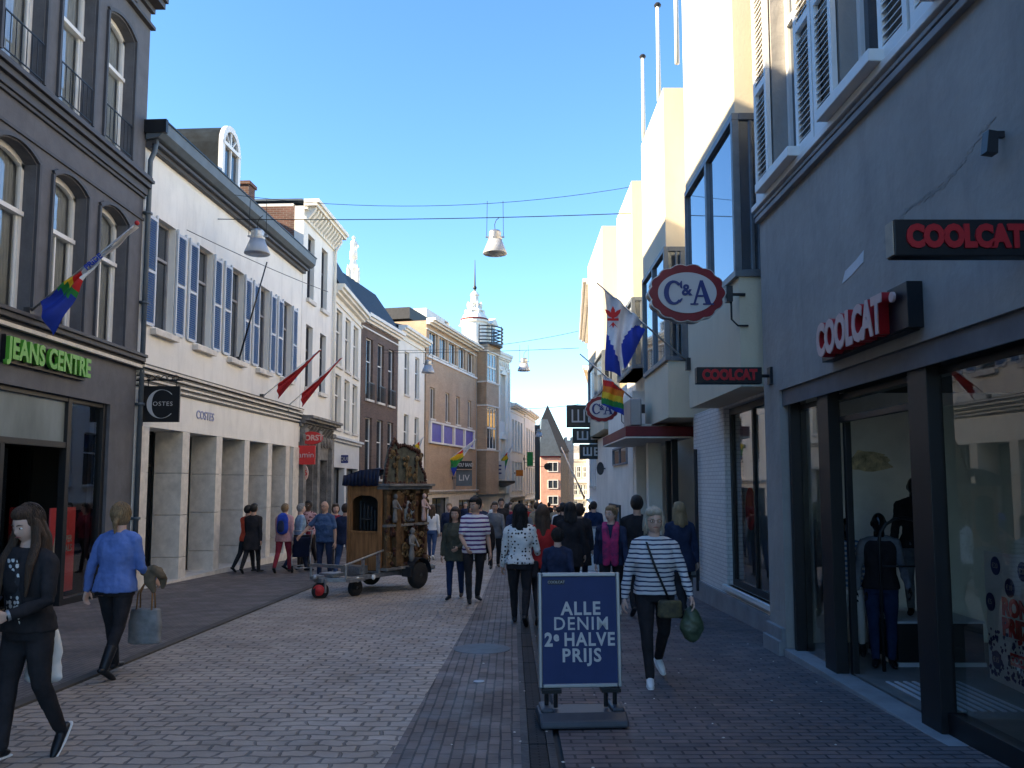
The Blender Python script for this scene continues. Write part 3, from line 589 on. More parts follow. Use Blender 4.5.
for z0,z1 in ((3.95,4.05),(5.1,5.2)): mb.box(.05*L,.93*L,-.14,0,z0,z1)
for q in (.05,.26,.48,.7,.91): mb.box(q*L,q*L+.2,-.138,0,4.05,5.1)
mb.box(0,L,-.08,0,8.7,8.82)
mb.build('panel_frame','cream',b7)
for q in (.07,.28,.5,.72): MB().box(q*L+.02,(q+.18)*L,-.06,-.002,4.06,5.09).build('panel','bluepanel',b7)
MB().box(.0,L*.98,1.0,7,10.9,11.55).build('rooftop_storey','slate',b7)
o=MB().box(.5*L,.95*L,1.8,7,11.56,12.6).build('penthouse','cream',b7)
MB().box(.86*L,.945*L,1.76,1.79,11.7,12.5).build('window','pane',o)
# corner building with bays, balcony and domed turret
b8=building('turreted_building',(-2.35,55.7),(-.2,61.6),'ornate cream corner building with brick bay, curved balcony and domed white turret')
L=b8['_L']
ops=[(.45*L,.58*L,6.2,9.6),(.68*L,.81*L,6.2,9.6),(.45*L,.58*L,1.6,4.9),(.68*L,.81*L,1.6,4.9)]
mb=MB(); wallfront(mb,0,L,1.0,11.2,ops,.2); mb.build('wall','cream',b8)
mb=MB(); body(mb,0,L,-2,11.2,8,.3); mb.build('rear_wall','cream',b8)
for a,b_,c,d in ops:
    window(b8,a,b_,c,d,.15,.08,(0,1),'white','pane',meet=.6); mb=MB(); mb.box(a-.12,a-.02,-.12,0,c,d); mb.box(b_+.02,b_+.12,-.12,0,c,d); mb.prism([(a-.2,d),(b_+.2,d),((a+b_)/2,d+.5)],-.2,0); mb.build('pediment','white',b8)
mb=MB(); moulding(mb,.35*L,L-.05,10.8,[(.12,-.9,-.8),(.15,-.1,0),(.25,0,.2),(.32,.2,.4)])
for k in range(9): mb.ball((.42*L+k*.42,-.05,10.4),.12,.08,.18,8,6)
for q in (.4,.62,.86,.97): mb.box(q*L-.1,q*L+.1,-.12,0,1,10.2)
mb.build('ornament','white',b8)
mb=MB(); mb.box(-.05,.36*L,-.7,0,7.0,8.5); mb.box(-.05,.36*L,-.7,0,1.0,3.9); mb.box(-.05,.1,-.699,0,1,11); mb.box(.31*L,.359*L,-.699,0,1,11); mb.box(-.1,.38*L,-.78,0,10.7,11.1); o=mb.build('brick_bay','tan_brick',b8)
for z0,z1 in ((8.5,8.6),(6.9,7.0),(3.9,4.0),(10.6,10.7)): MB().box(-.1,.38*L,-.76,0,z0,z1).build('band','stone',b8)
for c,d in ((4.0,6.9),(8.6,10.6)):
    window(b8,.12,.3*L,c,d,-.62,.1,(2,1),'white','pane')
mb=MB()      # round turret
cx,cy=2.15,1.1
mb.lathe([(.85,11),(.85,13.0),(.98,13.05),(.98,13.2)],(cx,cy,0),24); t_=mb.build('turret','white',b8,smooth=False)
mb=MB(); mb.lathe([(1.0,13.2),(1.02,13.3),(.7,13.4)],(cx,cy,0),24); mb.build('turret_cornice','winedark',t_)
mb=MB(); mb.lathe([(.95,13.3),(.8,13.6),(.55,13.85),(.66,13.9),(.55,13.97),(.44,14.15),(.34,14.3),(.42,14.4),(.42,14.46),(.28,14.5),(.26,15.0),(.34,15.05),(.2,15.25),(.1,15.35)],(cx,cy,0),20)
for k in range(8): a=k*math.pi/4; mb.ball((cx+0.68*math.cos(a),cy+0.68*math.sin(a),13.75),.11,.11,.2,8,6); mb.ball((cx+.5*math.cos(a),cy+.5*math.sin(a),14.3),.09,.09,.24,8,6)
mb.build('dome','white',t_)
mb=MB(); mb.limb([(cx,cy,15.3),(cx,cy,17.6)],[.08,.02],8); mb.ball((cx,cy,15.6),.14); mb.build('spire','black',t_)
mb=MB(); cx=1.15
for k in range(5):
    z=11.4+k*.24; n=16; pts=[(cx+1.3*math.cos(-math.pi+math.pi*j/n)*1.05,-.2+1.1*math.sin(-math.pi+math.pi*j/n),z) for j in range(n+1)]; mb.path(pts,.05,5)
for j in range(0,17,4): a=-math.pi+math.pi*j/16; mb.tube((cx+1.36*math.cos(a),-.2+1.1*math.sin(a),11.2),(cx+1.36*math.cos(a),-.2+1.1*math.sin(a),12.45),.04,5)
mb.prismz([(cx+1.36*math.cos(-math.pi+math.pi*j/n),-.2+1.1*math.sin(-math.pi+math.pi*j/n)) for j in range(n+1)],11.1,11.25); mb.build('balcony','darkmetal',b8)
mb=MB(); mb.box(.5*L,.66*L,.3,2.5,11.2,13.1); mb.prism([(.47*L,13.1),(.69*L,13.1),(.58*L,13.6)],.1,2.7); o=mb.build('dormer','white',b8); MB().box(.53*L,.63*L,.27,.29,11.5,12.9).build('pane','pane',o)
mb=MB(); mb.prismx([(.3,11.2),(8,11.2),(4,11.9)],.70*L,L); mb.build('roof','slate',b8)
b9=simple('pale_shop_row_house',(-.15,61.8),(1.0,68.5),'pale cream house with tall windows beyond the turreted building',7.6,[(cols(4,.13),4.2,6.6),(cols(4,.13),1.2,3.4)],'white',eave=(.5,'cream'),roof='slate',rh=1.2,cut=.7,shop=dict(ops=[(.1,.45,.4),(.55,.9,.4)],m='greystone'))
b10=simple('cream_gabled_house',(1.05,68.7),(2.2,77),'narrow cream house with dark gabled roof further down the left side',7.8,[(cols(4,.12),4.0,6.4),(cols(4,.12),.9,3.1)],'cream',eave=(.4,'white'),roof='tile',rh=1.4,cut=.4,shop=dict(ops=[(.1,.9,.2)],m='white'))
b11=building('steep_roofed_church_hall',(2.0,100),(6.8,100),'dark steep slate gable roof rising behind the salmon building at the street end')
L=b11['_L']; g=b11['_g']; mb=MB(); mb.box(0,L,0,14,g,5.65); mb.build('wall','tile',b11); mb=MB(); mb.prism([(-.1,5.6),(L+.1,5.6),(L/2-.1,11.2)],-.1,14); mb.build('roof','slate',b11)
mb=MB(); mb.box(L-.1,L+1.0,5,7,g,7.2); mb.box(L-.1,L+.2,5,7,7.2,7.6); mb.box(L+.7,L+1.0,5,7,7.2,7.6); mb.build('chimney','greystone',b11)
b12=building('salmon_building',(2.9,84),(4.9,84),'salmon pink brick building with grey hipped roof closing the street at the left'); L=b12['_L']; g=b12['_g']
mb=MB(); mb.box(0,L,0,7,g,4.5); mb.build('wall','pinkplaster',b12); mb=MB(); mb.prism([(-.15,4.5),(L+.1,4.5),(L*.35,8.2),(.1,8.2)],-.2,7); mb.build('roof','zinc',b12)
for c,d in ((2.9,3.9),(1.2,2.1),(-.4,.5)): window(b12,.7,1.75,c,d,-.03,.07,(1,0),'painted','pane')
MB().box(-.05,L+.05,-.12,0,4.35,4.5).build('eaves_cornice','winedark',b12); MB().box(.2,L-.1,-.04,0,g,-1.0).build('shop_front','cream',b12)
b13=building('grey_terrace_house',(6.9,119),(11.3,119),'grey terrace house with mansard roof and large windows at the end of the street'); L=b13['_L']; g=b13['_g']
mb=MB(); mb.box(0,L,0,8,g,4.9); mb.build('wall','greystone',b13); mb=MB(); mb.prism([(0,4.9),(L,4.9),(L-1.0,7.2),(.5,7.2)],-.1,7); r_=mb.build('roof','greystone',b13); MB().box(1.6,3.0,-.15,.3,5.2,6.1).build('dormer','painted',r_)
for c,d,n in ((2.6,4.2,4),(.1,1.6,5),(-2.3,-.7,3)):
    for a,e in cols(n,.13): window(b13,a*L,e*L,c,d,-.03,.07,(1,1),'painted','pane')
for z0,z1 in ((1.9,2.15),(-.5,-.3)): MB().box(0,L,-.3,0,z0,z1).build('band','white',b13)
b14=building('cream_classical_house',(10.7,112),(12.4,112),'sunlit narrow cream house with white window surrounds at the end of the street'); L=b14['_L']; g=b14['_g']
mb=MB(); mb.box(0,L,0,8,g,5.4); mb.build('wall','cream',b14); mb=MB(); mb.prism([(0,5.4),(L,5.4),(L-.3,7.2),(.3,7.2)],-.1,7); mb.build('roof','tile',b14)
for c,d in ((2.6,4.2),(.1,1.7),(-2.4,-.8)):
    for a,e in cols(2,.26): window(b14,a*L,e*L,c,d,-.03,.08,(1,1),'white','pane')
MB().box(0,L,-.3,0,1.95,2.2).build('band','white',b14); MB().box(0,L,-.4,0,5.1,5.4).build('eaves_cornice','white',b14)
b15=building('ochre_gabled_house',(10.4,100),(13,88),'sunlit ochre yellow building end wall beside the grey shop signs'); L=b15['_L']; g=b15['_g']
mb=MB(); mb.box(0,L,0,8,g,6.0); mb.build('wall','ochre',b15); mb=MB(); mb.prismx([(-.2,6),(8,6),(4,8)],0,L); mb.build('roof','tile',b15)
for c,d in ((3.6,5),(.8,2.2),(-1.8,-.3)): window(b15,.4,1.3,c,d,-.03,.08,(1,1),'white','pane')
# white statue spire behind the roofs at left
p=at(353,287,60); st=empty('statue_spire',(p.x,p.y,gz(p.y)),0,'white stone spire topped by a statue behind the dark slate roof','spire')
z0=p.z-gz(p.y); mb=MB(); mb.lathe([(.6,0),(.6,z0-1.0),(.5,z0-.6),(.38,z0-.4),(.38,z0+1.2),(.45,z0+1.4),(.25,z0+1.7),(.2,z0+2.0),(.28,z0+2.1)],(0,0,0),8)
for k in range(4): a=k*math.pi/2+.78; mb.lathe([(.08,z0-.4),(.08,z0+1.2),(.02,z0+1.6)],(.48*math.cos(a),.48*math.sin(a),0),6)
mb.build('spire','white',st)
z1=z0+2.1; mb=MB(); mb.lathe([(.3,0),(.28,.5),(.2,.9),(.26,1.15),(.2,1.35),(.08,1.45)],(0,0,z1),10,sy=.7); mb.ball((0,0,z1+1.6),.14); mb.limb([(.2,0,z1+1.2),(.38,-.1,z1+.9),(.25,-.2,z1+.7)],[.07,.06,.05],6); mb.build('statue','white',st,smooth=True)
# ================================================================ RIGHT: blue grey clothing shop
c1 = building('blue_grey_shop_building', (3.04,9.95), (3.10,-1.0), 'blue grey rendered building at right with shuttered upper windows above the clothes shop')
L=c1['_L']   # u = 9.95 - Y
SO=[(.62,3.2,-.4,2.74),(3.32,10.2,-.4,2.74)]
uw=[(.62,1.52),(2.55,3.45),(4.5,5.4),(6.4,7.3)]
mb=MB(); wallfront(mb,0,L,2.74,12,[(a,b_,5.17,8.0) for a,b_ in uw],.28); wallfront(mb,0,L,-.6,2.74,[(.55,L-.5,-.7,2.741)],.3); mb.build('wall','navywall',c1)
mb=MB(); mb.box(0,L,.4,9,3.1,12); mb.box(0,.02,.001,9,-.6,12); mb.box(0,L,5,9,-.6,3.1); mb.box(.5,L,.001,5,2.76,2.8); mb.box(0,L,.001,.4,11.96,12.0); mb.build('rear_wall','navywall',c1)
mb=MB(); mb.box(-.01,.54,-.05,.005,-.6,-.02+.1); mb.box(-.05,.54,-.08,.3,-.6,-.06); mb.build('plinth','navytrim',c1,bevel=.01)
for a,b_ in uw:
    window(c1,a,b_,5.17,8.0,.2,.07,(1,1),'painted','pane',meet=.66)
    for x0,x1 in ((a-.5,a-.02),(b_+.02,b_+.5)):
        mb=MB(); mb.box(x0,x0+.07,-.07,-.02,5.03,7.9); mb.box(x1-.07,x1,-.07,-.02,5.03,7.9)
        for z,h in ((5.03,.16),(6.4,.09),(7.8,.1)): mb.box(x0+.07,x1-.07,-.07,-.02,z,z+h)
        o=mb.build('shutter','painted',c1); s_=MB()
        for k in range(40):
            z=5.22+k*.066
            if 6.34<z<6.5: continue
            s_.add([(x0+.07,-.066,z),(x1-.07,-.066,z),(x1-.07,-.024,z+.045),(x0+.07,-.024,z+.045),(x0+.07,-.066,z-.008),(x1-.07,-.066,z-.008),(x1-.07,-.024,z+.037),(x0+.07,-.024,z+.037)],[(0,1,2,3),(7,6,5,4),(0,4,5,1),(2,6,7,3)])
        s_.build('louvre','painted',o)
    MB().box(a-.12,b_+.12,-.2,.002,5.062,5.168).build('sill','painted',c1,bevel=.008)
mb=MB(); mb.box(-.0,L,-.06,.002,4.86,4.92); mb.box(-.0,L,-.07,.002,4.93,4.97); mb.build('string_course','navytrim',c1,bevel=.006)
mb=MB(); mb.box(-.0,L,-.10,.002,4.99,5.06); mb.build('sill_band','painted',c1,bevel=.008)
mb=MB(); rr=random.Random(14)
for k in range(70):
    t=k/69*.8; u=3.3+1.9*t+rr.uniform(-.02,.02); z=3.66+.38*t+.05*math.sin(t*9)+rr.uniform(-.02,.02); mb.prism([(u+rr.uniform(.015,.05)*math.cos(q),z+rr.uniform(.006,.02)*math.sin(q)) for q in (0,1.2,2.4,3.6,4.8)],-.003,.001)
mb.build('plaster_scar','navywall',c1)
# floodlight bracket on wall
mb=MB(); mb.box(4.93,4.96,-.09,0,3.83,3.87); mb.prismx([(-.13,3.73),(-.06,3.72),(-.05,3.86),(-.11,3.87)],4.91,4.98); mb.build('wall_light','darkmetal',c1)
# torn plaster patch
mb=MB(); pr_=[(2.42,3.52),(2.5,3.62),(2.75,3.66),(2.9,3.7),(2.88,3.6),(2.65,3.55)]; mb.prism(pr_,-.006,.001)
mb.build('plaster_patch','lgrey',c1)
# shop front
y=.17; mb=MB()
for a,b_ in ((.62,.69),(1.50,1.78),(3.42,3.72),(7.2,7.5)): mb.box(a,b_,y-.1,y+.02,-.42,2.66)
mb.box(.55,L-.5,y-.12,y+.14,2.66,2.74); mb.box(.69,1.50,y-.05,y+.05,-.3,-.14); mb.box(3.72,7.2,y-.05,y+.07,-.25,.02); mb.box(.55,L-.5,y+.0,y+.1,2.5,2.56)
mb.box(1.80,1.86,.2,.26,-.3,2.3); mb.box(1.8,3.4,.17,.22,2.28,2.34)
mb.build('shop_front','black',c1,bevel=.004)
M['greyfascia']=mat('grey_fascia',(.13,.13,.14),.6)
MB().box(.56,L-.51,y-.14,y-.12,2.56,2.735).build('fascia_panel','greyfascia',c1)
MB().box(.56,L-.4,-.03,.3,-.6,-.135).build('threshold','navytrim',c1,bevel=.006)
q=MB(); rr=random.Random(8); q.prismx([(1.1+ .30*math.cos(a)*rr.uniform(.7,1.3), 1.95+.10*math.sin(a)*rr.uniform(.6,1.6)) for a in [k*math.pi/9 for k in range(18)]],.302,.306); q.build('wall_print',mat('print_ochre',(.72,.62,.42),.8,var=.4,scale=7),c1)
MB().quad((.69,y,-.14),(1.5,y,-.14),(1.5,y,2.5),(.69,y,2.5)).build('shop_window','glass',c1)
MB().quad((3.72,y,.02),(7.2,y,.02),(7.2,y,2.5),(3.72,y,2.5)).build('shop_window','glass',c1)
MB().quad((7.5,y,.02),(10.2,y,.02),(10.2,y,2.5),(7.5,y,2.5)).build('shop_window','glass',c1)
o=MB().box(3.37,3.40,.3,1.25,-.13,2.3).build('door','glass',c1); MB().box(3.36,3.41,1.2,1.26,-.13,2.3).build('door_stile','black',o)
# room
zf0=-.12
mb=MB(); mb.quad((.3,4.6,zf0),(L,4.6,zf0),(L,4.6,2.75),(.3,4.6,2.75)); mb.quad((.3,.3,zf0),(.3,4.6,zf0),(.3,4.6,2.75),(.3,.3,2.75)); mb.build('shop_interior','room',c1)
mb=MB(); mb.box(3.45,L,1.9,1.96,zf0,2.75); mb.build('display_wall',mat('display_wall_dark',(.06,.058,.055),.8),c1)
mb=MB(); mb.quad((.3,.2,zf0),(.3,4.6,zf0),(L,4.6,zf0),(L,.2,zf0)); mb.build('shop_floor','roomfloor',c1)
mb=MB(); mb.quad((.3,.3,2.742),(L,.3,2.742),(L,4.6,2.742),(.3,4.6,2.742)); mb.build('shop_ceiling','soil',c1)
mb=MB()
for k in range(9): mb.box(2.2,3.2,.35+k*.08,.38+k*.08,zf0+.002,zf0+.012)
mb.build('door_mat','lgrey',c1)
# lettering on fascia
u0,z0=2.28,3.03
mb=MB(); mb.box(2.12,3.8,-.10,-.0,2.83,3.13); mb.box(3.55,3.87,-.12,0,2.84,3.19); mb.build('sign_backing','black',c1,bevel=.004)
text('lettering_edge','COOLCAT',.40,'lred',c1,(2.95,-.15,2.985),ext=.05,off=.020,sx=.70)
text('lettering','COOLCAT',.40,'lface',c1,(2.95,-.205,2.985),ext=.004,off=.018,sx=.70)
mb=MB(); mb.lathe([(.04,0),(.04,.02)],n=14); 
for i in range(len(mb.v)): x,yy,z=mb.v[i]; mb.v[i]=(x+3.72,z-.17,yy+3.1)
mb.build('registered_mark','lface',c1)
# poster in near window (hung sheet)
po=empty('sale_poster',(3.27,5.46,gz(5.46)),R(-90),'pale blue RONDE PRIJZEN sale poster standing in the near shop window','poster')
PZ=.38-gz(5.46)
mb=MB(); mb.prism([(-.36,PZ-.02),(.42,PZ-.05),(.42,PZ+.84),(-.36,PZ+.84)],0,.008); mb.build('sheet',spotmat('poster_paper',(.72,.86,.9),(.70,.84,.89),12,.1),po)
rr=random.Random(5)
for (x,z) in ((-.22,.75),(.08,.74),(-.07,.62),(-.30,.50),(.34,.66),(.3,.42),(-.26,.12),(.3,.13)):
    mb=MB(); mb.lathe([(.052,0),(.052,.004)],n=16,sy=1.2); mb.v=[(a+x,-q-.003,b_+z+PZ) for a,b_,q in mb.v]; d_=mb.build('price_dot','navy',po); text('lettering','€'+rr.choice(['10','15','20','5']),.05,'wtext',d_,(x,-.009,z+PZ),ext=.001,sx=.8)
text('lettering','RONDE\nPRIJZEN',.155,'red',po,(.06,-.005,PZ+.42),ext=.002,off=.008,sx=.85,line=.85)
mb=MB(); mb.box(-.1,.2,-.006,-.001,PZ+.12,PZ+.2); o=mb.build('brand_label','red',po); text('lettering','COOLCAT',.06,'wtext',o,(.05,-.009,PZ+.16),ext=.001,off=.002)
mb=MB()
for k in range(170):
    x=rr.uniform(-.34,.4); z=PZ+.02+rr.random()**1.6*.30; s=rr.uniform(.006,.017); a=rr.random()*3
    mb.prism([(x+s*math.cos(a+q),z+s*math.sin(a+q)*1.2) for q in (0,1.3,2.9,4.4)],-.004,-.001)
mb.build('confetti','navy',po)
for i,(u,z,lab) in enumerate(((5.0,.16,'small dark paper notice with pale label, upper of two under the sale poster'),(5.06,.05,'small dark paper notice with pale label, lower of two under the sale poster'))):
    o=MB().box(0,.13,0,.006,0,.07).build('paper_notice','wtext',loc=(3.25,9.95-4.55-i*.04,z-.0),rot=(0,0,R(-90))); tag(o,lab,'notice')
# dropped sign boards hung over the street
def hangsign(name,pxl,pxr,pyt,pyb,Y,lab,body_,tm,panel,size,wallx,th=.12,off=.004,sx=1):
    a=at(pxl,pyb,Y); b_=at(pxr,pyt,Y); w_=b_.x-a.x; h=b_.z-a.z
    r=empty(name,(wallx,Y,a.z),0,lab,'sign'); x0=a.x-wallx; x1=b_.x-wallx
    mb=MB(); mb.box(x0,x1,0,th,0,h); bb=mb.build('sign_box',panel,r,bevel=.008)
    text('lettering',body_,size,tm,bb,((x0+x1)/2,-.006,h/2),ext=.006,off=off,sx=sx)
    mb=MB(); mb.tube((x1,th/2,h*.5),(0.02,th/2,h*.5),.02); mb.box(-.03,.02,th/2-.06,th/2+.06,h*.5-.1,h*.5+.1); mb.build('bracket','black',r)
    return r,bb,h,x0,x1
hangsign('projecting_sign',697,762,367,383.5,9.6,'long black COOLCAT sign with red letters projecting beside the white wall','COOLCAT','lred','black',.165,3.04,off=.0095,sx=.80)
r_,bb,h,x0,x1=hangsign('projecting_sign',895,1034,219,256,4.7,'large black COOLCAT sign with red letters projecting at the upper right edge','COOLCAT','lred','black',.175,3.06,th=.1,off=.0115,sx=.80)
MB().box(x0-.008,x0-.001,.005,.095,.01,h-.01).build('end_cap',mat('end_cap_beige',(.5,.42,.33),.6),bb)

# ================================================================ RIGHT: white department store with stepped blocks
d1 = building('white_department_store', (3.35,31.0), (3.35,9.98), 'white painted brick department store with stepped projecting blocks and tall corner windows')
L=d1['_L']; U=lambda Y:31.0-Y       # u from Y
X=lambda x:x-3.35                   # local y from world x
GM=[(U(13.1),U(10.65),.12,2.86)]
mb=MB(); wallfront(mb,U(15.3),U(9.98),-.7,2.95,GM,.3); mb.build('wall','whitebrick',d1)
mb=MB(); mb.box(0,L,.5,9,2.95,8.2); mb.box(U(15.3),L-.01,1.2,9,-.9,2.95); mb.box(U(15.3),U(15.28),.001,1.3,-.9,2.95); mb.box(0,U(20.4),.0,9,-1.2,4.6); mb.build('rear_wall','white',d1)
MB().box(U(15.35),U(9.98),-.05,.0,-.7,-.02).build('plinth','navytrim',d1)
MB().box(U(13.2),U(10.55),-.06,.08,.06,.12).build('window_sill','painted',d1)
window(d1,U(13.1),U(10.65),.12,2.86,.12,.1,(1,0),'black','glass',name='shop_window')
mb=MB(); mb.quad((U(13.4),1.1,0),(U(10.4),1.1,0),(U(10.4),1.1,2.95),(U(13.4),1.1,2.95)); mb.build('shop_interior','room',d1)
o=MB(); o.lathe([(.25,0),(.25,.02)],n=20,sy=1.3); o.v=[(a+U(12.75),.3-q,b_+1.3) for a,b_,q in o.v]; o.build('round_sticker','red',d1)
def block(Y0,Y1,x,z0,z1,top=0.0,wz0=4.2,wz1=6.3,back=.6,wl=None):
    ua,ub=U(Y1),U(Y0); y=X(x)
    mb=MB(); ops=[(ua+.12,ub+.0,wz0,wz1)]
    # walls of the projecting block
    mb.box(ua,ub,y,back,z0,wz0); mb.box(ua,ub,y,back,wz1,z1); mb.box(ua,ua+.12,y,back,wz0,wz1); mb.box(ua,ub-.02,y+.45,back+.2,wz0,wz1)
    w_=mb.build('projecting_block','blockcream',d1)
    # corner window: street face and the return facing the camera
    f=MB(); t=.09; f.box(ua+.12,ub+.03,y-.05,y+.04,wz0,wz0+t); f.box(ua+.12,ub+.03,y-.05,y+.04,wz1-t,wz1)
    n=2
    for k in range(n+1): u=ua+.12+(ub-ua-.12)*k/n; f.box(u-.05+(.0 if k else .05),u+.05-(.02 if k==n else 0),y-.05,y+.04,wz0+t,wz1-t)
    f.box(ub-.04,ub+.035,y+.04,y+.5,wz0,wz0+t); f.box(ub-.04,ub+.035,y+.04,y+.5,wz1-t,wz1); f.box(ub-.04,ub+.035,y+.26,y+.5,wz0+t,wz1-t); f.box(ub-.04,ub+.03,y+.17,y+.21,wz0+t,wz1-t)
    fr=f.build('window',mat('anthracite_frame',(.16,.18,.20),.45,metal=.3),d1,bevel=.005)
    MB().quad((ua+.12,y+.0,wz0+t),(ub,y+.0,wz0+t),(ub,y+.0,wz1-t),(ua+.12,y+.0,wz1-t)).build('pane','pane_mirror',fr)
    MB().quad((ub,y+.02,wz0+t),(ub,y+.45,wz0+t),(ub,y+.45,wz1-t),(ub,y+.02,wz1-t)).build('pane','pane_mirror',fr)
    return w_
mm,nt_,bb_=_nt('pane_mirror'); bb_.inputs['Base Color'].default_value=(.25,.3,.36,1); bb_.inputs['Metallic'].default_value=.85; bb_.inputs['Roughness'].default_value=.03; M['pane_mirror']=mm
block(10.35,13.4,2.88,2.9,14.0,wz0=4.3,wz1=6.45)
block(15.2,17.9,2.88,2.9,9.2,wz0=3.95,wz1=6.1)
block(19.4,22.3,2.88,4.4,8.95,wz0=4.4,wz1=6.1)
block(25.9,30.9,2.88,3.4,9.9,wz0=4.6,wz1=5.9)
mb=MB(); mb.box(U(31),U(10),.3,1.0,6.0,7.9); mb.build('upper_wall','cream',d1)
# lower street walls beyond the entrance
mb=MB(); mb.box(U(25.8),U(20.6),-.35,.002,-1.2,4.0); mb.build('street_wall','white',d1)
mb=MB(); mb.box(U(31),U(25.8),-.2,.002,-1.2,3.3); mb.build('street_wall','white',d1)
window(d1,U(24.5),U(21.5),2.2,2.7,-.37,.05,(1,0),'navytrim','pane'); window(d1,U(25.5),U(23.0),-1.0,1.1,-.37,.08,(1,0),'darkmetal','pane2',name='shop_window')
# entrance: canopy, columns, dark recess
mb=MB(); mb.box(U(20.55),U(16.4),X(2.25),.3,2.62,2.82); mb.build('canopy','winedark',d1,bevel=.01)
mb=MB(); mb.box(U(20.56),U(16.39),X(2.245),.2,2.585,2.615); mb.build('canopy_soffit','stone',d1)
mb=MB(); mb.box(U(20.4),U(15.4),1.15,1.25,-1,2.6); mb.build('entrance_wall',mat('entrance_brown',(.10,.075,.065),.8),d1)
mb=MB(); mb.box(U(20.5),U(20.1),-.35,.0,-.9,2.6); mb.box(U(18.6),U(18.3),-.35,-.05,-.9,2.6); mb.build('column','white',d1)
mb=MB(); 
for Y in (17.6,17.0): mb.box(U(Y),U(Y)+.12,-.1,.02,-.9,2.6)
mb.box(U(15.9),U(15.5),.5,.6,-.8,2.6); mb.build('door_frame','black',d1)
# slim pipes on white wall
mb=MB(); mb.path([(U(14.9),-.06,2.3),(U(14.9),-.06,-.2)],.035,6); mb.build('downpipe','darkmetal',d1)
# canopy light box
p=at(632,397,17.0); lb=empty('light_box',(2.55,17.0,2.82),0,'edge of a steel framed light box standing on the dark red canopy','sign')
mb=MB(); mb.box(-.12,.12,0,1.0,.05,.62); mb.build('box','alu',lb,bevel=.03); mb=MB(); mb.box(.1,.7,.1,.16,.02,.1); mb.box(.62,.7,.1,.16,.02,.55); mb.build('bracket','steel',lb)
# three flagpoles on the roof
for i,(Y,zt) in enumerate(((17.65,11.1),(15.75,11.15),(14.3,11.9))):
    zb=9.2; o=MB(); x=2.9; o.limb([(0,0,0),(0,0,zt-zb)],[.045,.035],10,cap=False); r=empty('roof_flagpole',(x if i<2 else 2.97,Y,zb),0,['white flagpole on the stepped roof, furthest and lowest looking of three','white flagpole on the stepped roof, middle of three','white flagpole on the stepped roof, nearest of three cut by the picture top'][i],'flagpole','flagpoles on the department store roof')
    o.build('pole','painted',r,smooth=True); c_=MB(); c_.lathe([(.06,0),(.075,.03),(.05,.07)],(0,0,zt-zb)); c_.build('cap','darkmetal',r)
# more right-hand houses beyond
e1=simple('right_cornice_house',(4.1,44),(3.2,31.2),'cream house with projecting cornice beyond the department store on the right',9.4,[(cols(4,.12),5.2,7.6),(cols(4,.12),1.6,3.9)],'cream',eave=(.5,'stone'),roof='tile',rh=1,cut=.9,shop=dict(ops=[(.1,.9,.6)],m='white'))
e2=simple('right_far_house',(8.5,78),(4.2,44.2),'pale house row end further along the right side of the street',7.9,[(cols(7,.08),4.2,6.4),(cols(7,.08),.8,3.0)],'ochre',eave=(.4,'cream'),roof='tile',rh=1.5,cut=0,shop=dict(ops=[(.1,.9,-.2)],m='white'))

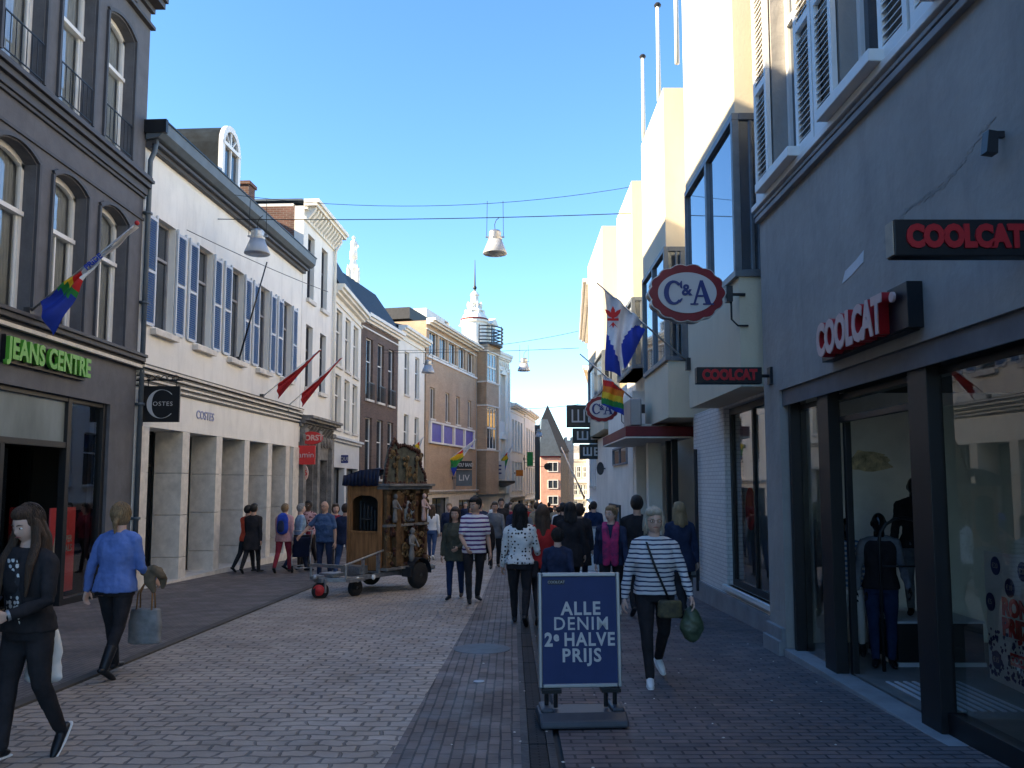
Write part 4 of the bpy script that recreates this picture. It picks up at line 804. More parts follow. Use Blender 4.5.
# C&A oval signs
def oval(name,cx_,cy_,Y,wpx,hpx,lab,wallx):
    c=at(cx_,cy_,Y); sc=zf(Y,c.z)/FPX; a=wpx/2*sc; b_=hpx/2*sc
    r=empty(name,(wallx,Y,c.z),0,lab,'sign'); dx=c.x-wallx; n=80; lob=14
    def ring(k,wob): return [(dx+a*k*(1+wob*abs(math.cos(lob*t/2)) - wob)*math.cos(t), b_*k*(1+wob*abs(math.cos(lob*t/2))-wob)*math.sin(t)) for t in [2*math.pi*i/n for i in range(n)]]
    mb=MB(); mb.prism(ring(1.02,.07),0,.16); s_=mb.build('rim','steel',r)
    mb=MB(); mb.prism(ring(.99,.07),-.012,-.001); mb.build('red_border',mat('sign_dark_red',(.20,.012,.02),.35),s_,bevel=.004)
    mb=MB(); mb.prism([(dx+a*.76*math.cos(2*math.pi*i/n),b_*.70*math.sin(2*math.pi*i/n)) for i in range(n)],-.02,-.013); mb.build('white_panel','wtext',s_)
    # letters: serif C, ampersand, serif A
    S=b_*.42; lt=MB(); y0,y1=-.03,-.021; px_=dx-a*.36
    pts_o=[(px_+S*.78*math.cos(t),S*math.sin(t)) for t in [R(38+ (322-38)*k/20) for k in range(21)]]; pts_i=[(px_+S*.06+S*.44*math.cos(t),S*.80*math.sin(t)) for t in [R(45+(315-45)*k/20) for k in range(21)]]
    for k in range(20): lt.prism([pts_o[k],pts_o[k+1],pts_i[k+1],pts_i[k]],y0,y1)
    lt.prism([(px_+S*.62,S*.95),(px_+S*.7,S*.95),(px_+S*.72,S*.35),(px_+S*.6,S*.35),(px_+S*.45,S*.7)],y0+.0007,y1)
    lt.prism([(px_+S*.45,-S*.6),(px_+S*.7,-S*.42),(px_+S*.72,-S*.55),(px_+S*.5,-S*.85)],y0+.0007,y1)
    ax=dx+a*.36
    lt.prism([(ax-S*.66,-S*.9),(ax-S*.48,-S*.9),(ax+S*.04,S*.72),(ax-.0,S*1.0),(ax-S*.1,S*1.0)],y0,y1)
    lt.prism([(ax+S*.34,-S*.9),(ax+S*.78,-S*.9),(ax+S*.14,S*1.0),(ax-S*.1,S*1.0),(ax-S*.06,S*.6)],y0+.0006,y1)
    lt.prism([(ax-S*.38,-S*.35),(ax+S*.4,-S*.35),(ax+S*.35,-S*.2),(ax-S*.33,-S*.2)],y0+.0012,y1)
    lt.prism([(ax-S*.9,-S*1.0),(ax-S*.25,-S*1.0),(ax-S*.25,-S*.88),(ax-S*.9,-S*.88)],y0+.0018,y1); lt.prism([(ax+S*.12,-S*1.0),(ax+S*1.0,-S*1.0),(ax+S*1.0,-S*.88),(ax+S*.12,-S*.88)],y0+.0018,y1)
    lt.build('lettering','navy',s_)
    text('ampersand','&',S*1.25,'navy',s_,(dx-a*.02,-.026,S*.18),ext=.004,off=.006)
    mb=MB(); xe=dx+a*.98; mb.tube((xe-.05,.08,0),(-.05,.08,0),.02,8); mb.box(-.3,-.22,.02,.14,-.1,.1); mb.path([(xe+.1,.08,0),(xe+.1,.08,-.32),(xe+.18,.08,-.4),(-.02,.08,-.4)],.013,6); mb.build('bracket','darkmetal',r)
    return r
oval('oval_sign',687,293,10.25,77,59,'large white oval C&A sign with scalloped dark red rim on a wall bracket',3.0)
oval('oval_sign',602,409,21.5,33,26,'small white oval C&A sign with red rim partly behind the rainbow flag',3.35)
# WE signs
we=empty('stacked_sign',(2.95,30.5,gz(30.5)),0,'stepped grey three tier sign with white WE letters projecting beyond the department store','sign')
wm=mat('sign_grey_brown',(.05,.048,.042),.6)
for (xa,xb,ya,yb,off_) in ((567,606,405,427,0),(573,606,428.2,443,.0),(580,606,444.2,459,.0)):
    a=at(xa,yb,30.5); b_=at(xb,ya,30.5); o=MB().box(a.x-2.95,b_.x-2.95,0,.3,a.z-gz(30.5),b_.z-gz(30.5)).build('sign_box',wm,we,bevel=.01)
    W_=b_.x-a.x; hh=(b_.z-a.z)*.58; x0=a.x-2.95+W_*.12; zc=(a.z+b_.z)/2-gz(30.5); lw=W_*.34; t=.055; g=MB()
    for q in (0,.5,1): g.box(x0+q*(lw-t),x0+q*(lw-t)+t,-.03,0,zc-hh/2,zc+hh/2)
    g.box(x0,x0+lw,-.031,0,zc-hh/2,zc-hh/2+t)
    x1=x0+lw+W_*.08; g.box(x1,x1+t,-.03,0,zc-hh/2,zc+hh/2)
    for q in (0,.5,1): g.box(x1,x1+lw,-.031,0,zc-hh/2+q*(hh-t),zc-hh/2+q*(hh-t)+t)
    g.build('lettering','wtext',o)
mb=MB(); b_=at(606,405,30.5); mb.box(b_.x-2.95,b_.x-2.95+.25,.05,.25,at(606,480,30.5).z-gz(30.5),b_.z-gz(30.5)); mb.build('post','darkmetal',we)
# ================================================================ wires and hanging street lamps
def wire(p0,p1,sag,r,lab):
    p0=Vector(p0);p1=Vector(p1); n=18; pts=[]
    for i in range(n+1): t=i/n; p=p0.lerp(p1,t); p.z-=sag*4*t*(1-t); pts.append(p-p0)
    mb=MB(); mb.path(pts,r,5); o=mb.build('overhead_wire','black',loc=tuple(p0)); tag(o,lab,'wire'); return lambda X:(lambda t:(p0.lerp(p1,t).z-sag*4*t*(1-t)))((X-p0.x)/(p1.x-p0.x))
mm,nt_,bb_=_nt('lamp_skirt'); bb_.inputs['Base Color'].default_value=(.55,.58,.62,1); bb_.inputs['Roughness'].default_value=.25; bb_.inputs['Transmission Weight'].default_value=.35; M['lamp_skirt']=mm
def lamp(px,py,Y,wpx,lab,ztop=None):
    c=at(px,py,Y); s=wpx/2*zf(Y,c.z)/FPX    # py = rim height
    r=empty('hanging_street_lamp',(c.x,c.y,c.z),0,lab,'street lamp','lamps hung on wires over the street')
    mb=MB(); mb.lathe([(s,0),(s*1.02,s*.05),(s*.55,s*1.25),(s*.5,s*1.22),(s*.96,s*.07)],n=24); mb.build('lamp_skirt','lamp_skirt',r,smooth=True)
    mb=MB(); mb.lathe([(s*.58,s*1.2),(s*.6,s*1.35),(s*.5,s*1.4),(s*.52,s*1.85),(s*.42,s*1.98),(s*.1,s*2.02)],n=20); mb.box(-s*.78,s*.78,-s*.08,s*.08,s*1.4,s*1.5); mb.build('lamp_cap','steel',r,smooth=False)
    zt=(ztop-c.z) if ztop else s*5.2
    mb=MB()
    for k in (-1,1): mb.tube((k*s*.7,0,s*1.45),(k*s*.66,0,zt),s*.025,5)
    mb.path([(0,0,s*2),(-s*.04,0,s*2.5),(s*.1,0,s*2.9),(s*.4,0,s*3.15)],s*.03,5)
    mb.build('hanger',"black",r); return r
Y=19.5; a=at(140,188,Y); a.x=-7.1
z_=lambda px,py,Y:at(px,py,Y).z
l1=wire((-7.2,Y,z_(205,192,Y)),(3.0,Y,z_(683,186,Y)),.42,.007,'thin dark upper overhead wire crossing the street in front of the shuttered house')
l2=wire((-7.2,Y,z_(230,219,Y)),(3.0,Y,z_(630,213,Y)),.07,.011,'thicker lower overhead wire crossing the street carrying the near hanging lamps')
lamp(495,254,Y,24,'hanging lamp over the middle of the street, largest against open sky',z_(495,201,Y)); lamp(257,254,Y,25,'hanging lamp in front of the cream wall with blue shutters',z_(257,200,Y))
Y=38; wire((-6.0,Y,z_(372,350,Y)),(3.1,Y,z_(600,331,Y)),.3,.010,'thin upper overhead wire further down the street'); wire((-6.0,Y,z_(372,353,Y)),(3.1,Y,z_(600,348,Y)),.05,.012,'lower overhead wire further down the street carrying the small lamps')
lamp(428,373,Y,13,'small hanging lamp in front of the white two window house',z_(428,352,Y)); lamp(524,371,Y,13,'small hanging lamp against the sky above the far crowd',z_(524,345,Y))
Y=62; wire((-.2,Y,z_(508,409,Y)),(5.2,Y,z_(585,404,Y)),.1,.02,'faint overhead wire far down the street'); lamp(539,437,Y,8,'tiny far hanging lamp in front of the left houses'); lamp(575,421,Y,8,'tiny far hanging lamp beside the grey stacked sign')
wire((-6.9,17.2,z_(147,221,16.6)),(-5.5,24.4,7.4),.05,.009,'slack thin cable running along the cream shuttered facade')

# ================================================================ flags
def pole(base,tip,r,m,name,lab,cat='flagpole',knob=None):
    base=Vector(base);tip=Vector(tip); e=empty(name,tuple(base),0,lab,cat); mb=MB(); mb.limb([(0,0,0),tip-base],[r,r*.7],8,cap=False); mb.build('pole',m,e,smooth=True)
    if knob: MB().ball(tip-base,r*1.8).build('finial',knob,e)
    mb=MB(); mb.box(-.05,.05,-.05,.05,-.12,.08); mb.build('wall_bracket','darkmetal',e); return e,base,tip
def cloth(parent,P,Q,lenf,wavef,matf,mats,na=24,nt=20,name='flag_cloth',dx=0.0,th=.006):
    mb=MB(); n=len(mats)
    def pt(i,j,o): 
        s=i/na; t=j/nt; p=P.lerp(Q,s); L_=lenf(s); return (p.x+dx*t*L_+.03*math.sin(5*t+3*s), p.y+wavef(s,t)+o, p.z-t*L_)
    vs=[pt(i,j,o) for o in (0,th) for i in range(na+1) for j in range(nt+1)]; K=(na+1)*(nt+1)
    fs=[];mi=[]
    for i in range(na):
        for j in range(nt):
            a=i*(nt+1)+j; f=(a,a+1,a+nt+2,a+nt+1); q=matf((i+.5)/na,(j+.5)/nt); fs.append(f); mi.append(q); fs.append(tuple(K+k for k in reversed(f))); mi.append(q)
    mb.add(vs,fs); mb.mi=mi; return mb.build(name,mats,parent,smooth=True)
# rainbow and white flag wound round the pole on the charcoal building
Yf=12.35; bz=at(43,313,Yf); base=Vector((-7.3,Yf,bz.z)); tip=at(137,223,Yf)
e,b_,t_=pole(base,tip,.02,'steel','flagpole','steel flagpole with white and rainbow flag slung from the charcoal building',knob='red')
P=(base.lerp(tip,.98))-base; Q=base.lerp(tip,.12)-base
def fm(s,t):
    if s<.60: return 0
    if s<.66: return 1
    k=s
    return [1,2,3,4,5,5][min(5,int((s-.60)/.4*6*.9+t*1.6))]
cloth(e,P,Q,lambda s:.08+.14*s if s<.55 else .15+ (s-.55)*.8,lambda s,t:.05*math.sin(9*t+6*s)+.03*math.sin(23*s+t*4),fm,['fwhite','fred','yellow','fgreen','fblue','fblue'],dx=.25)
for q in range(2): pass
text('lettering','PRIDE',.12,'fblue',e,tuple(P.lerp(Q,.42)+Vector((0,-.07,-.09))),ext=.001,tilt=-R(42),sx=1.0,off=.004)
# dark pole on the shuttered house
Yp=21.0; bz=at(233,360,Yp); base=Vector((-6.98,Yp,bz.z)); pole(base,at(267,262,Yp),.025,'black','flagpole','bare black flagpole slanting up from the shuttered cream house')
# two red furled flags
for (bx,by,tx,ty,cx_,Yr,lab) in ((262,397,321,349,.78,22.6,'red furled flag on a slanting white pole, nearer of two by the shuttered house'),(287,407,342,357,.78,24.6,'red furled flag on a slanting white pole, further of two by the shuttered house')):
    base=at(bx,by,Yr); tip=at(tx,ty,Yr); base.x=max(base.x,-6.95)
    e,b_,t_=pole(base,tip,.018,'painted','flagpole',lab)
    cloth(e,(base.lerp(tip,.99))-base,(base.lerp(tip,.28))-base,lambda s:.03+.40*s**1.1,lambda s,t:.05*math.sin(14*t+4*s),lambda s,t:0,['redcloth'],dx=-.05)
# right: white flag with red emblem and blue bands
Yf=13.3; base=at(690,363,Yf); base.x=2.86; tip=at(597,283,Yf)
e,b_,t_=pole(base,tip,.018,'steel','flagpole','white and blue city flag with a red lily emblem on the white department store')
P=base.lerp(tip,.92)-base; Q=base.lerp(tip,.50)-base
def lf(s): return 1.32-.25*s if s<.40 else (1.05 if s<.5 else max(.08,1.0-(s-.5)*1.75))
def fm2(s,t):
    if s<.45: return 1 if t>.52+.8*(s)-.0 and s<.28+t*.1 else 0
    return 1 if t>.25+(.95-s)*.7 else 0
cloth(e,P,Q,lf,lambda s,t:.07*math.sin(14*s+2*t)+.03*math.sin(6*t),fm2,['fwhite','fblue'],dx=.03)
c=P.lerp(Q,.2)+Vector((0,-.11,-.38)); mb=MB()
for k in (-1,0,1):
    a=k*.75; pts=[(.0,-.03),(.035,.06),(.03,.13),(0,.19),(-.03,.13),(-.035,.06)]
    mb.prism([(c.x+x*math.cos(a)+z*math.sin(a),c.z-x*math.sin(a)+z*math.cos(a)) for x,z in pts],c.y-.004+k*.0006,c.y+.004)
mb.prism([(c.x-.09,c.z-.05),(c.x+.09,c.z-.05),(c.x+.09,c.z-.01),(c.x-.09,c.z-.01)],c.y-.006,c.y+.004); mb.prism([(c.x-.07,c.z-.16),(c.x,c.z-.07),(c.x+.07,c.z-.16),(c.x+.02,c.z-.12),(c.x,c.z-.17),(c.x-.02,c.z-.12)],c.y-.005,c.y+.004)
mb.build('lily_emblem','fred',e)
# right: rainbow flag
Yf=19.0; base=at(643,408,Yf); tip=at(580,354,Yf)
e,b_,t_=pole(base,tip,.02,'steel','flagpole','rainbow flag hanging from a pole in front of the small oval sign')
P=base.lerp(tip,.66)-base; Q=base.lerp(tip,.30)-base
mats=['fwhite','fred','forange','yellow','fgreen','fblue']
cloth(e,P,Q,lambda s:.74-.15*s,lambda s,t:.05*math.sin(12*s+2*t),lambda s,t:min(5,int((t*(.74-.15*s)+s*.30-.02)/.92*6.6)),mats,dx=.04,nt=30)
# small far rainbow flags on the left
for (bx,by,tx,ty,Yr,lab) in ((447,461,476,439,50,'small rainbow flag on a white pole at the tan brick building'),(500,461,513,444,60,'small rainbow flag on a pole at the turreted building'),(414,446,423,437,43,'small dark rainbow flag tip behind the street organ')):
    base=at(bx,by,Yr); tip=at(tx,ty,Yr); e,b_,t_=pole(base,tip,.035,'painted','flagpole',lab)
    cloth(e,(base.lerp(tip,.99))-base,(base.lerp(tip,.08))-base,lambda s:.12+.9*s**1.5,lambda s,t:.06*math.sin(11*t+4*s),lambda s,t:0 if s<.5 else [1,2,3,4][min(3,int((s-.5)*4+t*2))],['fwhite','fred','yellow','fgreen','fblue'],dx=.2)
base=at(584,497,47); tip=at(561,447,47); pole(base,tip,.05,'painted','flagpole','bare white slanting flagpole far down the right side of the street')

# ================================================================ signs on the left facades
def facesign(name,x0,x1,y0,y1,Y,lab,wallx,m,txt,size,tm,shape='box',th=.1,serif=0,sx=1,brk='darkmetal',off=.004,group=None):
    a=at(x0,y1,Y); b_=at(x1,y0,Y); r=empty(name,(wallx,Y,a.z),0,lab,'sign'); X0=a.x-wallx; X1=b_.x-wallx; h=b_.z-a.z; mb=MB()
    if shape=='box': mb.box(X0,X1,0,th,0,h)
    else: n=32; mb.prism([((X0+X1)/2+(X1-X0)/2*math.cos(2*math.pi*k/n),h/2+h/2*math.sin(2*math.pi*k/n)) for k in range(n)],0,th)
    s_=mb.build('sign_board',m,r,bevel=.006)
    if txt: text('lettering',txt,size,tm,s_,((X0+X1)/2,-.006,h/2),ext=.004,off=off,sx=sx)
    mb=MB(); mb.tube((0,th/2,h*.5),(X0+.02,th/2,h*.5),.02); mb.box(-.03,.03,0,th,h*.4,h*.6); mb.build('bracket',brk,r)
    return r,s_,X0,X1,h
r,s_,X0,X1,h=facesign('hanging_sign',142.5,180,386,422,16.25,'square black COSTES sign with a big white C hanging from an iron bracket',-7.33,'black','',.1,'wtext',th=.05)
n=40; cx_=(X0+X1)/2; mb=MB(); Rr=h*.40
for k in range(n):
    t0=R(42+(318-42)*k/n); t1=R(42+(318-42)*(k+1)/n); w0=.022+.075*max(0,-math.cos(t0)); w1=.022+.075*max(0,-math.cos(t1))
    mb.prism([(cx_+(Rr-w0)*math.cos(t0),h/2+(Rr-w0*.3)*math.sin(t0)),(cx_+Rr*math.cos(t0),h/2+Rr*math.sin(t0)),(cx_+Rr*math.cos(t1),h/2+Rr*math.sin(t1)),(cx_+(Rr-w1)*math.cos(t1),h/2+(Rr-w1*.3)*math.sin(t1))],-.01,-.001)
mb.build('letter_c','wtext',s_); text('lettering','OSTES',.12,'wtext',s_,(cx_+.03,-.008,h/2),ext=.002,sx=1.05,spacing=1.15)
mb=MB(); mb.path([(-.0,.02,h+.12),(X1+.05,.02,h+.12)],.018,6); mb.path([(.02,.02,h+.13),(.02,.02,-.02)],.02,6); mb.box(.0,.06,-.02,.06,-.1,h+.2)
for k in range(6): mb.path([(.1+k*.12+.05*math.cos(a),.02,h+.16+.05*math.sin(a)) for a in [i*math.pi/5 for i in range(11)]],.01,5)
for x in (X0+.08,X1-.08): mb.tube((x,.02,h),(x,.02,h+.12),.01,5)
mb.build('iron_scroll','black',r)
facesign('oval_shop_sign',299.5,322.5,431.5,444.5,26.2,'red oval shop sign with pale capital letters, topmost on the carved shop front',-6.72,'red','DORST',.24,'lface','oval',off=.008)
r,s_,X0,X1,h=facesign('square_shop_sign',295.5,315,445.5,464.5,26.0,'square red shop sign with a white handwritten line on the carved shop front',-6.72,'red','jamin',.26,'wtext','box',sx=1.0,off=-.002)
facesign('small_oval_sign',299,308,465,481,26.3,'narrow upright oval sign in red and pale pink, lowest on the carved shop front',-6.72,'lface','36',.25,'red','oval')
r,s_,_,_,_=facesign('projecting_sign',330,348,455,463,31.6,'dark blue shop sign with small white letters on the white house',-6.45,'navy','BARRIQUE',.2,'wtext','box',off=-.002,sx=.8)
facesign('projecting_sign',457,472,461,469,50,'small black shop sign with white letters below the rainbow flag on the tan building',-3.6,'black','WOLF WAGNER'[:4]+' BAND',.3,'wtext','box',sx=.6,off=.004)
MB()
facesign('shop_banner',456,472,470,486,50.3,'grey green square banner sign with a white label on the tan building',-3.6,'zinc','LIV',.5,'wtext','box')
facesign('projecting_sign',492,505,461,479,59,'white square sign with a dark square letter on the turreted building',-1.6,'wtext','E',.9,'navy','box',off=.02)
p=at(537,470,66); facesign('tall_banner',535,540,425,500,67,'tall narrow dark banner hanging far down the left side',1.0,'darkmetal','',.1,'wtext','box',th=.3)
facesign('round_sign',544,551,463,470,63,'small dark round sign against the salmon building',1.2,'black','',.1,'wtext','oval')
facesign('square_banner',527,533,452,466,64,'green red and white banner above the far left shops',.9,'fgreen','',.1,'wtext','box')
facesign('orange_banner',516,523,470,476,62,'small orange banner above the far left shops',.2,'forange','',.1,'wtext','box')
# projecting clock/lamp sign box on the right far wall
facesign('round_sign',597,604,462,475,28,'small dark round hanging sign at the far right wall under the grey stacked sign',3.2,'darkmetal','',.1,'wtext','oval')
# dark awning at shop beyond organ
mb=MB(); aw=at(497,485,58)
tag(MB().prismx([(0,.6),(1.6,0),(1.6,-.15),(0,.45)],0,3.5).build('shop_awning','black',loc=(-1.2,57.0,aw.z-.3),rot=(0,0,R(66))),'dark sloping shop awning beyond the turreted building','awning')

# ================================================================ blue sandwich board
sbp=ground(581,724); sb=empty('sandwich_board',(sbp.x,sbp.y,gz(sbp.y)+.008),R(4),'blue pavement sign in an aluminium frame reading ALLE DENIM 2e HALVE PRIJS','sign board')
W2=.325; TL=R(-4)
mb=MB(); prof=[(-.22,0),(-.21,.05),(-.12,.095),(.12,.095),(.21,.05),(.22,0)]
mb.prismx([(y,z+.015) for y,z in prof],-.335,.335)
for s in (-1,1): mb.box(s*.27-.05,s*.27+.05,-.12,.12,.10,.14)
mb.build('base',mat('dark_base_plastic',(.055,.062,.078),.45),sb,bevel=.018)
mb=MB()
for s in (-1,1):
    for d in (-.035,.035): mb.tube((s*.23+d,0,.12),(s*.23+d,0,.26),.017,8)
    mb.box(s*.23-.075,s*.23+.075,-.05,.05,.235,.262); 
mb.build('spring_post','black',sb)
bd=[]
mb=MB(); H0,H1=.262,1.135; f=.032
mb.box(-W2,-W2+f,-.022,.022,H0,H1); mb.box(W2-f,W2,-.022,.022,H0,H1); mb.box(-W2+f,W2-f,-.022,.022,H0,H0+f); mb.box(-W2+f,W2-f,-.022,.022,H1-f,H1)
mb.build('frame','alu',sb,bevel=.008,rot=(TL,0,0))
pnl=MB().box(-W2+f,W2-f,-.012,.012,H0+f,H1-f).build('poster_panel',mat('poster_blue',(.018,.036,.125),.5,var=.06,scale=5,spec=.25),sb,rot=(TL,0,0))
for i,(t,z,s) in enumerate((('ALLE',.855,.125),('DENIM',.74,.125),('HALVE',.62,.125),('PRIJS',.50,.125))):
    text('lettering',t,s*1.12,'wtext',pnl,((.012 if i!=2 else .075),-.016,z),ext=.001,off=.0014 if i==1 else .0036,sx=.94 if i!=2 else .88,spacing=1.14)
text('lettering','2',.14,'wtext',pnl,(-.245,-.016,.62),ext=.001,off=.0055,sx=.88); text('lettering','e',.095,'wtext',pnl,(-.185,-.016,.645),ext=.001,off=.0045,sx=.9)
o=MB().box(-.245,-.115,-.016,-.0125,1.045,1.08).build('brand_label','black',pnl); text('lettering','COOLCAT',.028,'wtext',o,(-.18,-.018,1.0625),ext=.0005)

# white far sandwich board "50"
q=ground(597,576); wb=empty('white_sign_board',(q.x-.05,q.y,gz(q.y)+.008),R(-6),'white pavement sign reading 50 partly hidden behind the woman in the pink scarf','sign board')
mb=MB(); mb.box(-.36,.36,-.03,.03,.12,1.12); a_=mb.build('panel','painted',wb,bevel=.01); mb=MB(); mb.box(-.38,.38,-.2,.2,0,.08); mb.box(-.3,-.26,-.02,.02,.08,.14); mb.box(.26,.3,-.02,.02,.08,.14); mb.build('base','lgrey',wb,bevel=.01)
text('lettering','50',.26,'black',a_,(.18,-.035,.72),ext=.002,off=.008); text('lettering','SALE',.07,'black',a_,(-.15,-.035,.9),ext=.002)
mb=MB(); mb.box(-.39,-.355,-.04,.04,.1,1.14); mb.box(.355,.39,-.04,.04,.1,1.14); mb.box(-.355,.355,-.04,.04,1.10,1.14); mb.build('frame','alu',wb)

# ================================================================ street organ on its trailer
C=Vector((-2.49,16.0)); yaw=math.atan2(.87,.5)      # local x along the ornate front, away from camera; local -y = towards the right
og=empty('street_organ',(C.x,C.y,gz(16)+.42),yaw,'small street organ with plain wooden side, carved gilded front and blue tarpaulin on top','street organ')
FL,DP=1.37,.84
mb=MB(); mb.box(0,.03,0,DP,0,.72); mb.box(0,.03,0,.1,.72,1.42); mb.box(0,.03,DP-.1,DP,.72,1.42); mb.box(0,.03,0,DP,1.42,1.62); 
for k in range(8):
    t0=math.pi*k/8; t1=math.pi*(k+1)/8; r_=(DP-.2)/2; mb.add([(x,DP/2+r_*math.cos(t),1.3+.13*math.sin(t)) for x in (0,.03) for t in (t0,t1)]+[(x,DP/2+r_*math.cos(t),1.43) for x in (0,.03) for t in (t0,t1)],[(0,1,5,4),(2,6,7,3),(0,2,3,1)])
mb.box(-.02,.0,-.01,.05,0,1.64); mb.box(-.02,0,DP-.05,DP+.01,0,1.64); mb.box(-.02,0,.05,DP-.05,.7,.74)
mb.build('side_panel','wood',og,bevel=.004)
mb=MB(); mb.box(0,FL,DP-.03,DP,0,1.62); mb.box(FL-.03,FL,0,DP,0,1.62); mb.box(0,FL,0,DP,1.6,1.64); mb.box(0,FL,0,DP,-.04,0); mb.build('case','woodd',og)
mb=MB(); mb.box(.35,.4,.05,DP-.05,.05,1.58)
for k in range(7): mb.limb([(.2,.14+k*.09,.76),(.2,.14+k*.09,1.05+.04*k)],.03,8)
mb.lathe([(.11,0),(.11,.02),(.03,.05)],(.12,DP*.55,.95),14)
mb.build('organ_works','darkmetal',og)
# ornate front: pilasters, niches, figures, pipes, scrolls
rr=random.Random(11)
fp=MB(); fp.box(0,FL,-.02,.05,0,1.62)
mb=MB()
for x in (.08,.52,.98,1.3): mb.box(x-.05,x+.05,-.1,-.02,.05,1.5); mb.box(x-.07,x+.07,-.13,-.02,.0,.09); mb.box(x-.07,x+.07,-.13,-.02,1.46,1.55)
mb.box(.28,.42,-.14,-.02,.06,1.5)
mb.build('pilaster',mat('organ_cream',(.15,.085,.04),.5,var=.3,scale=8),og,bevel=.006)
mb=MB(); mb.box(-.03,FL+.05,-.17,.1,1.54,1.60); mb.box(-.06,FL+.08,-.22,.1,1.60,1.65); mb.box(0,FL,-.13,0,.82,.87); mb.box(-.02,FL+.02,-.16,0,0,.05); mb.build('cornice','oldstone',og,bevel=.006)
def scroll(mb,c,r,sg=1):
    pts=[(c[0]+sg*r*(1-k/16)*math.cos(k*.75),c[1],c[2]+r*(1-k/16)*math.sin(k*.75)) for k in range(13)]; mb.limb(pts,[.022*(1-k/18) for k in range(13)],6)
fp.cur=1
for k in range(34):
    x=rr.uniform(.02,FL-.02); z=rr.uniform(.08,1.5); scroll(fp,(x,-.1+rr.uniform(-.03,.02),z),rr.uniform(.05,.1),rr.choice((-1,1)))
fp.cur=2
for k in range(60): x=rr.uniform(0,FL); z=rr.uniform(.05,1.52); fp.ball((x,-.1,z),rr.uniform(.02,.05),.04,rr.uniform(.03,.07),8,6)
fp.build('front_panel',['woodd','gold',mat('organ_rust',(.07,.022,.012),.5,var=.4,scale=12)],og,smooth=False)
mb=MB()
for k in range(6): x=.62+k*.055; mb.limb([(x,-.08,.92),(x,-.08,1.25+.05*math.sin(k))],.022,8)
mb.build('pipe','steel',og,smooth=True)
for (x,z,s,m) in ((.75,.12,.6,'oldstone'),(.2,.9,.5,'oldstone'),(1.14,.9,.5,'lface')):
    mb=MB(); mb.lathe([(.08*s,0),(.12*s,.1*s),(.10*s,.35*s),(.07*s,.52*s),(.12*s,.72*s),(.13*s,.82*s),(.05*s,.9*s)],(x,-.16,z),12,sy=.7); mb.ball((x,-.17,z+1.0*s),.085*s,.09*s,.11*s); mb.limb([(x-.12*s,-.16,z+.8*s),(x-.2*s,-.2,z+.6*s),(x-.1*s,-.28,z+.55*s)],.035*s,6); mb.limb([(x+.12*s,-.16,z+.8*s),(x+.2*s,-.2,z+.6*s),(x+.1*s,-.28,z+.5*s)],.035*s,6)
    mb.build('carved_figure',m,og,smooth=True)
# pediment
mb=MB(); pd=[(.02,1.65),(FL-.02,1.65),(FL-.06,1.85),(FL-.2,2.0),(FL-.26,2.3),(FL-.5,2.36),(.62,2.42),(.42,2.38),(.3,2.52),(.16,2.3),(.08,2.0)]
mb.prism(pd,-.04,.02); mb.cur=1
for k in range(len(pd)):
    a=Vector(pd[k]); b_=Vector(pd[(k+1)%len(pd)]); nn=max(2,int((b_-a).length/.06))
    for q in range(nn): p=a.lerp(b_,q/nn); mb.ball((p.x,-.05,p.y),.022+rr.random()*.03,.03,.025+rr.random()*.04,8,6)
for k in range(8): mb.limb([(.36,-.05,1.68+k*.08),(.36+.03*(-1)**k,-.06,1.75+k*.08)],.022,6); mb.limb([(1.0,-.05,1.68+k*.07),(1.0-.03*(-1)**k,-.06,1.74+k*.07)],.022,6)
mb.cur=2
for q in (.36,.68,1.0): mb.limb([(q,-.06,1.68),(q,-.07,2.1)],[.03,.022],8); mb.ball((q,-.08,2.15),.045,.04,.06,8,6)
for k in range(14): scroll(mb,(rr.uniform(.15,1.2),-.07,rr.uniform(1.75,2.3)),rr.uniform(.03,.07),rr.choice((-1,1)))
mb.build('pediment',[mat('organ_grey_green',(.12,.125,.10),.6,var=.3,scale=7),MATS['organ_rust'],'gold'],og)
# tarpaulin
n1,n2=10,10; mb=MB(); vs=[]
for i in range(n1+1):
    for j in range(n2+1):
        x=-.06+(FL*.75+.06)*i/n1; yy=.03+(DP+.06)*j/n2; z=1.80+.05*math.sin(math.pi*min(1,j/n2+.1))+.03*math.sin(i*1.7)*math.sin(j*1.3)+.10*(1-j/n2)
        vs.append((x,yy,z))
fs=[(i*(n2+1)+j,i*(n2+1)+j+1,(i+1)*(n2+1)+j+1,(i+1)*(n2+1)+j) for i in range(n1) for j in range(n2)]; mb.add(vs,fs)
for j in range(n2):
    a=vs[j]; b_=vs[j+1]; mb.add([a,b_,(b_[0]-.03,b_[1],1.60+.02*(j%2)),(a[0]-.03,a[1],1.60+.02*((j+1)%2))],[(0,1,2,3)])
t_=mb.build('tarpaulin','tarp',og,smooth=True); sm=t_.modifiers.new('s','SOLIDIFY'); sm.thickness=.012
